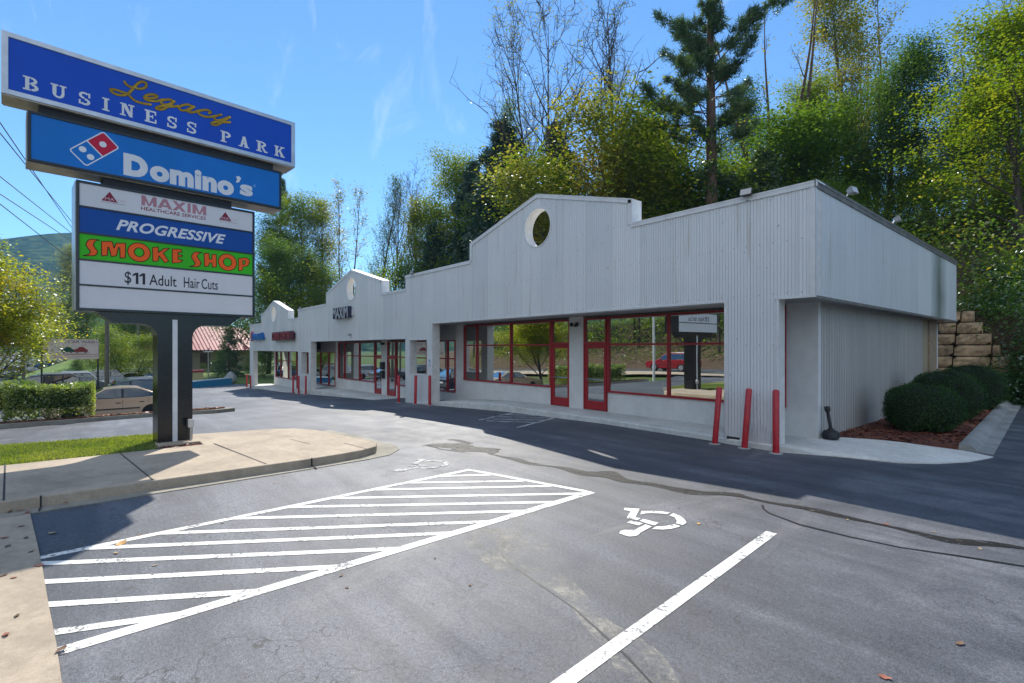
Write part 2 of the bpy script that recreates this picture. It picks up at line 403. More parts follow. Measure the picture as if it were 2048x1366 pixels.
M['glass'] = glass_mat("window_glass", .38, .70, .97)
M['chrome'] = mat("chrome", (.75, .76, .78), .15, 1.)
M['roof'] = mat("roof_sheet", (.55, .54, .51), .6, var=.15, vscale=1.5)
M['floor_in'] = mat("shop_floor", (.22, .20, .17), .5, var=.15)
M['wall_in'] = mat("shop_wall", (.42, .41, .38), .8)
M['ceil_in'] = mat("shop_ceiling", (.5, .5, .48), .8)
M['black'] = mat("black_gloss", (.012, .012, .013), .22, var=.3, vscale=4)
M['black_matt'] = mat("black_matt", (.018, .018, .02), .6, var=.3, vscale=8)
M['dark_steel'] = mat("dark_steel", (.03, .032, .036), .4, .3, var=.3)
M['alu'] = mat("aluminium", (.52, .53, .54), .32, .7, var=.15, vscale=3)
M['galv'] = mat("galvanised", (.5, .51, .52), .38, .8, var=.2, vscale=9)
M['lamp_case'] = mat("lamp_case", (.26, .27, .28), .45, .5, var=.3, vscale=9)
M['tan_metal'] = mat("tan_sheet_metal", (.46, .40, .33), .4, .35, var=.35, vscale=2.5, stretch=(1, 1, .4))
M['rubber'] = mat("tyre_rubber", (.018, .018, .018), .8)
M['bark'] = mat("bark", (.075, .058, .045), .9, var=.45, vscale=3, bmp=.9, bscale=14, stretch=(3, 3, .5))
M['bark_pine'] = mat("pine_bark", (.115, .07, .05), .9, var=.4, vscale=3, bmp=.9, bscale=12, stretch=(3, 3, .6))
M['bark_grey'] = mat("grey_bark", (.15, .125, .10), .9, var=.4, vscale=4, bmp=.6, bscale=14, stretch=(3, 3, .5))
M['wood_pole'] = mat("weathered_pole", (.14, .13, .095), .9, var=.35, vscale=4, stretch=(4, 4, .4))
M['mulch'] = mat("bark_mulch", (.12, .042, .028), .95, var=.65, vscale=28, bmp=1., bscale=45)
M['chip'] = leaf_mat("mulch_chip", [(.07, .024, .016), (.15, .055, .035), (.22, .09, .06), (.30, .20, .13)], .0, .02)
# ---------------------------------------------------------------- ground, lot, street, hills
def grid(xs, ys, fz):
    vs = [(x, y, fz(x, y)) for y in ys for x in xs]; n = len(xs)
    fs = [(j*n+i, j*n+i+1, (j+1)*n+i+1, (j+1)*n+i) for j in range(len(ys)-1) for i in range(n-1)]
    return vs, fs
def sheet(name, xs, ys, dz, m, kind='structure', fz=lot_z):
    mb = MB(); mb.add(*grid(list(xs), list(ys), lambda x, y: fz(x, y) + dz))
    return tag(mb.build(name, m, smooth=True), kind=kind)

def ground_mat():
    m = bpy.data.materials.new("soil_and_grass"); t, N, L = nt(m); b = N['Principled BSDF']; c = coords(t)
    g = node(t, "ShaderNodeNewGeometry"); sx = node(t, "ShaderNodeSeparateXYZ"); L.new(g.outputs['True Normal'], sx.inputs[0])
    n = noise(t, c, .5, 7, .7); n2 = noise(t, c, 7, 6, .75)
    grass = ramp(t, n, [(.35, (.05, .085, .018)), (.65, (.10, .15, .03))])
    litter = ramp(t, n2, [(.3, (.035, .022, .014)), (.5, (.10, .062, .036)), (.72, (.19, .125, .075))])
    k = mixc(t, ramp(t, sx.outputs['Z'], [(.94, (1, 1, 1)), (.975, (0, 0, 0))]), grass, litter)
    L.new(k, b.inputs['Base Color']); b.inputs['Roughness'].default_value = .95
    L.new(bump(t, n2, .9, .12), b.inputs['Normal']); return m
M['ground'] = ground_mat()
gx = sorted(set([round(v, 2) for v in np.arange(-160, 60.1, 2.0)] + list(range(-1300, -160, 60)) + list(range(70, 700, 60))))
gy = sorted(set([round(v, 2) for v in np.arange(-60, 100.1, 2.0)] + [27.2, 27.5, 28.5] + list(range(-700, -60, 50)) + list(range(110, 1200, 60))))
def gz_(x, y):
    z = terrain(x, y)
    if -60 < x < 34 and -24 < y < 27.1: z -= .12
    return z
sheet("ground", gx, gy, -.02, M['ground'], fz=gz_)

sheet("parking_lot", [v for v in np.arange(-60, 30.1, 1.0)], [v for v in np.arange(-8, 26.9, .97)], 0, M['asphalt'])
street_m = asphalt_mat(); street_m.name = "street_asphalt"
mb = MB(); sxs = list(range(-600, -110, 20)) + [v for v in np.arange(-110, 60, 2.)]; sv = []
for x in sxs:
    y0 = float(np.interp(x, [-600, -280, -130, -60, 60], [-66, -36, -24, -23.5, -23.5])); y1 = float(np.interp(x, [-600, -280, -130, -112, -96, -66, 60], [-44, -19, -8, -6, -5, -12.4, -12.4]))
    sv += [(x, y0 + (y1-y0)*k/12, lot_z(x, y0 + (y1-y0)*k/12) + .014) for k in range(13)]
mb.add(sv, [(i*13+k, (i+1)*13+k, (i+1)*13+k+1, i*13+k+1) for i in range(len(sxs)-1) for k in range(12)])
tag(mb.build("street", street_m, smooth=True), kind='structure')
sheet("driveway", [v for v in np.arange(-21.8, -16.2, .8)], [v for v in np.arange(-13, -7.0, .75)], .02, M['asphalt'])
sheet("sidewalk", [v for v in np.arange(-60, 30, 2.)] , [-12.4, -10.9], .13, M['concrete'])

def hills():
    mb = MB(); rr = random.Random(3)
    ang = np.linspace(R(62), R(150), 120); rows = np.linspace(0, 1, 26)
    vs = []
    for t_ in rows:
        for a in ang:
            d = 620 + 460 * t_
            prof = (.80 + .16*sin(a*5.1+1.2) + .07*sin(a*13+.5) + .03*sin(a*31))
            z = -8 + 232 * prof * (t_ ** .9) * ss(R(74), R(90), a) + 3*sin(a*45 + t_*5)*t_
            vs.append((-d*sin(a), d*cos(a)*1.0, z))
    n = len(ang); fs = [(j*n+i, j*n+i+1, (j+1)*n+i+1, (j+1)*n+i) for j in range(len(rows)-1) for i in range(n-1)]
    mb.add(vs, fs)
    m = bpy.data.materials.new("wooded_hill"); t, N, L = nt(m); b = N['Principled BSDF']; c = coords(t)
    v = node(t, "ShaderNodeTexVoronoi"); v.inputs['Scale'].default_value = .12; L.new(c, v.inputs['Vector'])
    n1 = noise(t, c, .015, 6, .6)
    k = ramp(t, v.outputs['Color'], [(.1, (.012, .035, .022)), (.6, (.035, .075, .035)), (.95, (.085, .12, .045))])
    k = mixc(t, .8, k, ramp(t, n1, [(.35, (.6, .7, .7)), (.65, (1.3, 1.2, 1))]), 'MULTIPLY')
    L.new(k, b.inputs['Base Color']); b.inputs['Roughness'].default_value = 1; b.inputs['Specular IOR Level'].default_value = 0
    L.new(bump(t, v.outputs['Distance'], .8, 2.5), b.inputs['Normal'])
    tag(mb.build("hills", m, smooth=True), kind='structure')
hills()

# ---------------------------------------------------------------- painted markings (thin sheets on the lot)
def stripe(mb, a, b, w, dz):
    a, b = Vector(a), Vector(b); d = (b - a); L_ = d.length; nrm = Vector((-d.y, d.x)).normalized() * w/2
    k = max(1, int(L_ / .5))
    for i in range(k):
        p, q = a + d*i/k, a + d*(i+1)/k
        mb.quad(*[(v.x, v.y, lot_z(v.x, v.y) + dz) for v in (p - nrm, q - nrm, q + nrm, p + nrm)])
def clip(P, C):
    for (ax, ay), (bx_, by) in zip(C, C[1:] + C[:1]):
        Q = []; side = lambda p: (bx_-ax)*(p.y-ay) - (by-ay)*(p.x-ax)
        for p, q in zip(P, P[1:] + P[:1]):
            sp, sq_ = side(p), side(q)
            if sp >= 0: Q.append(p)
            if sp*sq_ < 0: Q.append(p + (q-p)*(sp/(sp-sq_)))
        P = Q
        if not P: break
    return P
INB = [(-6.80,-.43), (-4.715,-.2), (-4.868,5.43), (-6.995,4.905)]
mk = MB()
stripe(mk, (-4.65, -.2), (-4.81, 5.55), .13, .004)
mk2 = MB()
stripe(mk, (-6.86, -.42), (-7.06, 4.98), .11, .004)
stripe(mk, (-7.0, 4.965), (-4.88, 5.505), .10, .004)
for a, b in (((-4.98,-.22),(-4.72,.42)), ((-5.55,-.28),(-4.74,1.0)), ((-6.12,-.34),(-4.77,1.72)), ((-6.66,-.39),(-4.78,2.38)),
             ((-6.84,-.02),(-4.84,2.98)), ((-6.86,.61),(-4.84,3.56)), ((-6.93,1.28),(-4.84,4.18)), ((-6.98,1.9),(-4.86,4.74)),
             ((-7.0,2.48),(-4.86,5.36)), ((-7.01,3.12),(-5.5,5.2)), ((-7.02,3.7),(-5.9,5.2)), ((-7.04,4.3),(-6.55,5.02))):
    a, b = Vector(a), Vector(b); d = (b - a).normalized(); a -= d*.6; b += d*.6; n_ = Vector((-d.y, d.x))*.048
    P = clip([a - n_, b - n_, b + n_, a + n_], INB)
    if len(P) > 2: mk.add([(p.x, p.y, lot_z(p.x, p.y) + .004) for p in P], [tuple(range(len(P)))])
stripe(mk, (-2.44, 5.9), (-2.17, 2.1), .115, .004); stripe(mk, (-2.17, 2.1), (-2.05, -.2), .115, .004)
SYM = [[(-4.05,5.32),(-3.9,5.44),(-3.74,5.13),(-3.67,5.14),(-3.66,5.05),(-3.79,5.02),(-3.92,5.27),(-4.0,5.24)],
 [(-3.7,4.98),(-3.55,5.02),(-3.54,4.92),(-3.69,4.89)], [(-3.64,5.15),(-3.44,5.18),(-3.42,5.06),(-3.52,5.05),(-3.63,5.06)],
 [(-3.51,5.01),(-3.42,5.01),(-3.39,4.74),(-3.37,4.69),(-3.36,4.62),(-3.4,4.55),(-3.45,4.54),(-3.53,4.54),(-3.57,4.61),(-3.56,4.68),(-3.49,4.75),(-3.49,4.81)],
 [(-3.83,5.38),(-3.75,5.49),(-3.66,5.57),(-3.56,5.61),(-3.55,5.52),(-3.63,5.47),(-3.69,5.42),(-3.74,5.35),(-3.76,5.26)],
 [(-3.52,5.62),(-3.4,5.59),(-3.3,5.52),(-3.23,5.44),(-3.21,5.33),(-3.3,5.32),(-3.34,5.41),(-3.42,5.49),(-3.51,5.51)],
 [(-3.29,5.28),(-3.2,5.28),(-3.23,5.12),(-3.28,5.02),(-3.37,4.94),(-3.39,5.04),(-3.33,5.13)]]
for l in SYM: mk.prism([l], lambda a, b, d: (a, b, lot_z(a, b) + .006), 0)
tag(mk.build("road_markings", M['paint_line']), kind='structure')
mk = MB()
for l in SYM: mk.prism([l], lambda a, b, d: (a - 4.33, b - .62, lot_z(a - 4.33, b - .62) + .006), 0)
tag(mk.build("faded_road_markings", M['paint_old']), kind='structure')
mk = MB()
for a, b in (((-12.1,8.85),(-12.95,11.2)), ((-10.1,8.65),(-10.95,11.1)), ((-12.75,10.2),(-11.5,10.9)), ((-12.55,9.65),(-10.9,10.75)), ((-12.3,9.1),(-10.7,10.2)), ((-11.8,8.9),(-10.4,9.75))):
    stripe(mk, a, b, .1, .007)
tag(mk.build("worn_road_markings", M['paint_faint']), kind='structure')

# wet trail of grit and the two sealed cracks
def trail(name, pts, w, m, seed, dz=.004, rag=.5):
    rr = random.Random(seed); mb = MB(); P = []
    for a, b in zip(pts, pts[1:]):
        a, b = Vector(a), Vector(b); k = max(1, int((b - a).length / .045))
        P += [a + (b - a)*i/k for i in range(k)]
    P.append(Vector(pts[-1])); W_ = w if hasattr(w, '__call__') else (lambda t: w)
    prev = None
    for i, p in enumerate(P):
        d = (P[min(i+1, len(P)-1)] - P[max(0, i-1)]); n = Vector((-d.y, d.x)).normalized()
        ww = W_(i / len(P)); j = n * (sin(i*.11 + seed)*.5 + sin(i*.31)*.25) * ww * rag
        a = p + j + n*ww*(1 + rag*.6*sin(i*.23 + 2*seed))/2; b = p + j - n*ww*(1 + rag*.6*sin(i*.19 + seed))/2
        cur = ((a.x, a.y, lot_z(a.x, a.y) + dz), (b.x, b.y, lot_z(b.x, b.y) + dz))
        if prev: mb.quad(prev[1], cur[1], cur[0], prev[0])
        prev = cur
    tag(mb.build(name, m), kind='structure')
trail("wet_stain", [(-9.2,6.22),(-8.62,6.02),(-8.08,5.95),(-7.56,6.04),(-6.35,6.21),(-5.48,6.27),(-4.87,6.41),(-4.16,6.69),(-3.3,6.94),(-2.03,7.17),(-1.1,7.2),(-.54,7.4),(.6,7.75)],
      lambda t: .13 + .30*(t < .14) + .34*math.exp(-((t-.40)/.03)**2) + .05*(.3 < t < .6), M['wet'], 5, .004, .9)
trail("wet_stain", [(-9.55,5.55),(-9.1,5.75),(-8.75,6.02)], lambda t: .3, M['wet'], 6, .0045, .9)
trail("wet_stain", [(-9.45,5.5),(-8.9,5.52),(-8.35,5.75)], lambda t: .09, M['wet'], 8, .0045, .9)
trail("wet_stain", [(-9.8,6.3),(-9.0,6.45)], lambda t: .16, M['wet'], 9, .0045, .9)
def rag(w0, seed): 
    q = random.Random(seed); ph = [q.uniform(0, 6) for _ in range(4)]
    return lambda t: max(.012, w0(t)*(.55 + .45*sin(t*60 + ph[0]) + .3*sin(t*143 + ph[1]) + .25*sin(t*317 + ph[2])))
core = mat("wet_core", (.010, .009, .008), .55, var=.5, vscale=30, bmp=.8, bscale=60, spec=.25)
trail("wet_stain", [(-9.15,6.2),(-8.62,6.02),(-8.08,5.95),(-7.56,6.04),(-6.35,6.21),(-5.48,6.27),(-4.87,6.41),(-4.16,6.69),(-3.3,6.94),(-2.03,7.17),(-1.1,7.2),(-.54,7.4),(.6,7.75)], rag(lambda t: .055 + .16*(t < .14) + .17*math.exp(-((t-.40)/.03)**2), 3), core, 31, .0058, .9)
trail("wet_stain", [(-9.5,5.58),(-9.1,5.75),(-8.75,6.0)], rag(lambda t: .16, 4), core, 32, .0060, .9)
trail("wet_stain", [(-9.7,6.32),(-9.1,6.43)], rag(lambda t: .08, 5), core, 33, .0060, .9)
trail("sealed_crack", [(-2.94,6.83),(-2.86,6.68),(-2.75,6.57),(-2.33,6.42),(-1.82,6.41),(-1.39,6.49),(-1.01,6.65),(-.5,6.86),(.4,7.2)], .035, M['tar'], 11, .005, .5)

def silt_mat():
    m = mat("washed_silt", (.42, .39, .33), .95, var=.35, vscale=6); t, N, L = nt(m); b = N['Principled BSDF']
    g = math_(t, 'ADD', math_(t, 'MULTIPLY', noise(t, coords(t), 2.2, 6, .7), .65), math_(t, 'MULTIPLY', noise(t, coords(t), 24, 4, .8), .35))
    L.new(ramp(t, g, [(.47, (0, 0, 0)), (.62, (.62, .62, .62))]), b.inputs['Alpha']); return m
silt = [(-5.1,3.6),(-4.4,3.35),(-3.75,3.18),(-3.2,3.1),(-2.7,3.0),(-2.2,2.85),(-1.7,2.65),(-1.25,2.5),(-.6,2.4)]
trail("silt_streak", silt, lambda t: .34 + .12*sin(t*9), silt_mat(), 21, .0015, .4)
trail("silt_streak", [(-4.9,4.3),(-4.4,3.7),(-4.0,3.3)], .5, silt_mat(), 23, .0018, .4)
trail("surface_crack", [(-4.3,3.32),(-3.8,3.12),(-3.25,3.02),(-2.75,2.96),(-2.1,2.78),(-1.55,2.58)], .016, M['tar'], 24, .0025, .6)
# ---------------------------------------------------------------- sidewalk island, kerbs and gutters
def arc(c, r, a0, a1, n): return [(c[0] + r*cos(R(a0 + (a1-a0)*i/n)), c[1] + r*sin(R(a0 + (a1-a0)*i/n))) for i in range(n+1)]
def slab(name, outline, top, thick, m, zf=lot_z, bevel=0, holes=()):
    mb = MB(); mb.prism([outline] + list(holes), lambda a, b, d: (a, b, zf(a, b) + top - d), -thick)
    for i, v in enumerate(mb.v): pass
    o = mb.build(name, m, fixn=True, bevel=bevel); return tag(o, kind='structure')
def zs(mb): pass
tipo = [(-9.05,-9.5),(-9.05,-3),(-9.05,-1),(-9.05,1),(-9.05,2.8),(-9.12,3.5),(-9.2,3.95),(-9.4,4.32),(-9.75,4.5),(-10.3,4.5),(-11.4,4.38),(-12.6,4.2),(-13.3,3.9),(-13.65,3.45),(-13.85,2.8),(-14.1,1.8),(-14.0,1.0),(-12.75,1.0),(-12.75,1.75),(-12.2,1.75),(-12.2,.9),(-12.22,-1),(-12.3,-3),(-12.3,-9.5)]
def refine(pts, step=.6):
    out = []
    for a, b in zip(pts, pts[1:] + pts[:1]):
        a, b = Vector(a), Vector(b); k = max(1, int((b-a).length/step))
        out += [tuple(a + (b-a)*i/k) for i in range(k)]
    return out
slab("pavement", refine(tipo), .15, -.25, M['concrete'], bevel=.018)
# gravel bed round the sign post, kerb back and the gutter pan
slab("gutter", refine([(-8.78,-9.5),(-8.78,-.6),(-8.86,2.6),(-8.93,3.9),(-9.05,4.45),(-9.45,4.86),(-9.95,5.02),(-10.7,5.0),(-12.5,4.9),(-13.3,4.8),(-13.2,4.0),(-10,4.3),(-9.3,4.1),(-9.2,2),(-9.2,-9.5)]), .012, -.06, M['kerb'])
slab("gutter", [(-8.74,-.63),(-7.31,-.47),(-6.46,-.38),(-5.43,-.28),(-4.77,-.21),(-4.2,-.16),(-2.2,0.02),(-2.2,-2.2),(-8.74,-2.2)], .016, -.06, M['concrete'])
slab("kerb", [(-8.7,-2.2),(2,-1.2),(2,-1.5),(-8.7,-2.5)], .15, -.2, M['concrete'])
jb = MB()
def joint(x0, y0, x1, y1, top=.15, w=.022):
    stripe(jb, (x0, y0), (x1, y1), w, top + .003)
joint(-12.15,.37,-9.1,.66); joint(-12.15,1.93,-9.1,2.22); joint(-12.3,-1.2,-9.1,-.9); joint(-9.25,4.05,-10.2,3.98, w=.015); joint(-11.6,3.3,-10.6,3.42, w=.012); joint(-12.3,-4.3,-9.1,-4.0)
tag(jb.build("pavement_joints", M['joint']), kind='structure')
jb = MB()
for y in (-.55, 2.95): jb.box(-9.065, -9.047, y-.009, y+.009, .0, .146); jb.box(-9.04, -8.80, y-.008, y+.008, .0, .0145)
tag(jb.build("kerb_joints", M['joint']), kind='structure')
def mulch_bed(name, outline, top):
    mb = MB(); xs = [p[0] for p in outline]; ys = [p[1] for p in outline]
    mb.prism([refine(outline, .5)], lambda a, b, d: (a, b, lot_z(a, b) + top - d), .15)
    return tag(mb.build(name, M['mulch'], fixn=True), kind='structure')
def inside(p, poly):
    x, y = p; c = False
    for (x1, y1), (x2, y2) in zip(poly, poly[1:] + poly[:1]):
        if (y1 > y) != (y2 > y) and x < (x2-x1)*(y-y1)/(y2-y1) + x1: c = not c
    return c
def chips(name, outline, top, n, size, m, seed, zf=lot_z):
    rr = random.Random(seed); mb = MB(); xs = [p[0] for p in outline]; ys = [p[1] for p in outline]
    while n > 0:
        x, y = rr.uniform(min(xs), max(xs)), rr.uniform(min(ys), max(ys))
        if not inside((x, y), outline): continue
        n -= 1; a = rr.uniform(0, 2*pi); l = size*rr.uniform(.5, 1.4); w = l*rr.uniform(.25, .5); tx, ty = rr.uniform(-.5, .5), rr.uniform(-.5, .5)
        z = zf(x, y) + top + .012
        P = [(x + u*cos(a)*l - v*sin(a)*w, y + u*sin(a)*l + v*cos(a)*w, z + (u*tx + v*ty)*l*.6) for u, v in ((-1,-1),(1,-1),(1,1),(-1,1))]
        mb.quad(*P)
    return tag(mb.build(name, m), kind='stuff')
slab_bed = [(-12.72,1.03),(-12.23,1.03),(-12.23,1.72),(-12.72,1.72)]
mulch_bed("gravel_bed", slab_bed, .10); chips("gravel", slab_bed, .10, 220, .03, M['chip'], 3)

# walkway in front of the shops
def walk_z(x, y=0):
    if x > -4.3: return .015 + .105*max(ss(10.9, 12.25, y), ss(-3.5, -4.28, x))*ss(-1.6, -3.2, x)
    return float(np.interp(x, [-60, -49.5, -36, -34.2, -30, -20.6, -17.2, -14, 30], [-1.17, -1.17, -1.05, -.62, -.47, -.46, -.05, .12, .12]))
wf = [(-49.4,10.5),(-47,10.6),(-35.5,10.45),(-33,10.6),(-20.3,10.5),(-17.8,10.52),(-13.4,10.86),(-9,10.84),(-5.6,10.70),(-5.3,10.60),(-4.2,10.56),(-3.25,11.0),(-2.42,11.22),(-1.95,11.7),(-1.62,12.3),(-1.45,12.9),(-1.38,13.2),(-1.88,13.5),(-3.7,12.72),(-4.0,12.6),(-4.0,12.4),(-49.4,12.4)]
wfx = [p[0] for p in wf[:11]]; wfy = [p[1] for p in wf[:11]]
mb = MB(); xs = [v for v in np.arange(-49.4, -4.26, .4)] + [-4.25]; prev = None
for x in xs:
    yf = float(np.interp(x, wfx, wfy)); z = walk_z(min(x, -4.31), 12)
    cur = [(x, 12.4, z), (x, yf + .02, z), (x, yf, z - .02), (x, yf, z - .35)]
    if prev:
        for k in range(3): mb.quad(prev[k], prev[k+1], cur[k+1], cur[k])
    prev = cur
mb.quad((-49.4, 12.4, -1.17), (-49.4, 12.4, -1.6), (-49.4, 10.5, -1.6), (-49.4, 10.5, -1.17))
ramp_o = [(-4.25,12.62),(-4.25,10.56)] + wf[11:17] + [(-1.88,13.5),(-3.7,12.72),(-4.0,12.6)]
rp_ = refine(ramp_o, .3)
mb.prism([rp_], lambda a, b, d: (a, b, max(.015, walk_z(max(a, -4.29), b)) - d), .2)
for y in (11.2,): pass
tag(mb.build("sidewalk", concrete_mat("walk_concrete", (.70, .70, .66), .25), fixn=True), kind='structure')
bed = [(-4.02,12.62),(-3.7,12.74),(-1.88,13.52),(-2.0,16),(-2.2,20),(-2.42,26.2),(-4.02,26.2)]
mulch_bed("mulch_bed", bed, .10); chips("mulch", bed, .10, 5200, .035, M['chip'], 4)
mb = MB()
def rolled(y0, y1, x0, x1, n=14):
    for i in range(n):
        for ya, yb in ((y0 + (y1-y0)*i/n, y0 + (y1-y0)*(i+1)/n),):
            xa, xb = x0 + (x1-x0)*i/n, x0 + (x1-x0)*(i+1)/n
            prof = [(-.06, .02), (-.05, .14), (.06, .16), (.14, .13), (.24, .03), (.46, .012), (.46, -.04)]
            vs = [(xa + p, ya, q) for p, q in prof] + [(xb + p, yb, q) for p, q in prof]; k = len(prof)
            mb.add(vs, [(j, j+1, k+j+1, k+j) for j in range(k-1)])
            if i == 0: mb.add([(xa - .06, ya, -.04)] + [(xa + p, ya, q) for p, q in prof], [tuple(range(k + 1))])
rolled(13.5, 26.3, -1.87, -2.45)
tag(mb.build("kerb", concrete_mat("kerb_grey", (.30, .31, .30), .45), smooth=40, fixn=True), kind='structure')

# lawn strip beside the sign, with real blades
lawn = [(-12.32,.88),(-12.75,1.0),(-14.0,1.0),(-15.0,1.12),(-15.3,-.4),(-15.7,-2.2),(-15.9,-7.5),(-12.4,-7.5)]
mb = MB(); mb.prism([refine(lawn, .6)], lambda a, b, d: (a, b, lot_z(a, b) + .11 - d), .2)
tag(mb.build("lawn", mat("turf", (.17, .19, .04), .9, var=.4, vscale=12, bmp=.6, bscale=60), fixn=True), kind='structure')
def blades(name, poly, n, h0, h1, m, seed, top=.11):
    rr = random.Random(seed); mb = MB(); xs = [p[0] for p in poly]; ys = [p[1] for p in poly]
    while n > 0:
        x, y = rr.uniform(min(xs), max(xs)), rr.uniform(min(ys), max(ys))
        if not inside((x, y), poly): continue
        n -= 1; a = rr.uniform(0, 2*pi); hh = rr.uniform(h0, h1); w = .008; ln = rr.uniform(.2, .9)*hh; z = lot_z(x, y) + top - .005
        dx, dy = cos(a), sin(a)
        mb.add([(x-dy*w, y+dx*w, z), (x+dy*w, y-dx*w, z), (x+dx*ln*.4+dy*w*.7, y+dy*ln*.4-dx*w*.7, z+hh*.65), (x+dx*ln, y+dy*ln, z+hh)], [(0, 1, 2), (0, 2, 3)])
    return tag(mb.build(name, m), kind='stuff')
M['grass'] = leaf_mat("grass_blade", [(.12, .18, .02), (.18, .23, .035), (.27, .29, .07)], .45, .05)
near = [(-12.35,.85),(-12.8,.95),(-14.95,1.08),(-15.25,-.4),(-15.6,-1.8),(-15.75,-3.4),(-12.4,-3.4)]
blades("grass", near, 30000, .03, .085, M['grass'], 21)
# back kerb of the lawn strip
mb = MB(); pts = [(-14.15,1.6),(-15.15,1.25),(-15.45,-.4),(-15.85,-2.3),(-16.05,-7.5)]
for a, b in zip(pts, pts[1:]):
    mb.prism([[(a[0], a[1]), (b[0], b[1]), (b[0]+.15, b[1]), (a[0]+.15, a[1])]], lambda p, q, d: (p, q, lot_z(p, q) + .13 - d), .3)
tag(mb.build("kerb", M['kerb'], fixn=True), kind='structure')

# planted island in front of the parked cars
isl = [(-22.4,-8),(-22.35,-2.3),(-22.3,-.5),(-22.9,1.66),(-22.0,3.6),(-22.4,4.3),(-23.4,4.2),(-24.6,3.2),(-25.2,1.5),(-25.4,-2),(-25.5,-8)]
mb = MB(); mb.prism([refine(isl, .5)], lambda a, b, d: (a, b, lot_z(a, b) + .14 - d), .35)
tag(mb.build("kerb", M['kerb'], fixn=True, bevel=.02), kind='structure')
inner = [(-22.6,-8),(-22.55,-2.3),(-22.5,-.5),(-23.05,1.66),(-22.4,3.5),(-22.7,4.0),(-23.4,3.95),(-24.4,3.0),(-25.0,1.4),(-25.2,-2),(-25.3,-8)]
mulch_bed("mulch_bed", inner, .17); chips("mulch", inner, .17, 2500, .05, leaf_mat("red_mulch_chip", [(.12, .05, .03), (.22, .10, .06), (.30, .17, .10)], 0, .02), 9)
# ---------------------------------------------------------------- the row of shops: one building
FY, SY = 10.64, 12.2        # facade plane, storefront plane
shops = thing("shop_building", "long low row of shops clad in white corrugated metal with three stepped gables", "building", (-26, 17, -.4))
def fx(y0): return lambda a, b, d: (a, y0 + d, b)
def circ(cx, cz, r, n=40): return [(cx + r*cos(2*pi*i/n), cz - r*sin(2*pi*i/n)) for i in range(n)]
def sq(x0, x1, z0, z1): return [(x0, z0), (x0, z1), (x1, z1), (x1, z0)]
UN = [dict(xr=-3.6, xl=-20.12, top=5.30, ped=(-7.88,-11.46,-15.08), sh=5.93, apex=6.90, hole=(-11.46,5.88,.59), z0=3.10),
      dict(xr=-20.12, xl=-35.48, top=4.72, ped=(-22.52,-26.24,-30.0), sh=5.36, apex=6.32, hole=(-26.24,5.30,.60), z0=2.51),
      dict(xr=-35.48, xl=-49.3, top=4.15, ped=(-37.72,-41.5,-45.2), sh=4.78, apex=5.74, hole=(-41.5,4.72,.60), z0=1.86)]
OUT = [
 [(-3.6,3.12),(-3.6,5.30),(-7.88,5.30),(-7.88,5.93),(-11.46,6.90),(-15.08,5.93),(-15.08,5.30),(-20.12,5.30),(-20.12,-.40),(-17.78,-.28),(-17.78,3.10),(-5.40,3.10),(-5.40,.02),(-4.28,.05),(-4.28,3.12)],
 [(-20.125,2.51),(-20.125,4.72),(-22.52,4.72),(-22.52,5.36),(-26.24,6.32),(-30.0,5.36),(-30.0,4.72),(-35.48,4.72),(-35.48,-.95),(-32.8,-.84),(-32.8,2.51)],
 [(-35.485,1.86),(-35.485,4.15),(-37.72,4.15),(-37.72,4.78),(-41.5,5.74),(-45.2,4.78),(-45.2,4.15),(-49.3,4.15),(-49.3,-1.55),(-47.95,-1.5),(-47.95,1.86)]]
SQH = [sq(-19.69,-18.23,.98,2.44), sq(-34.72,-33.22,.37,1.83), None]
TH = .34
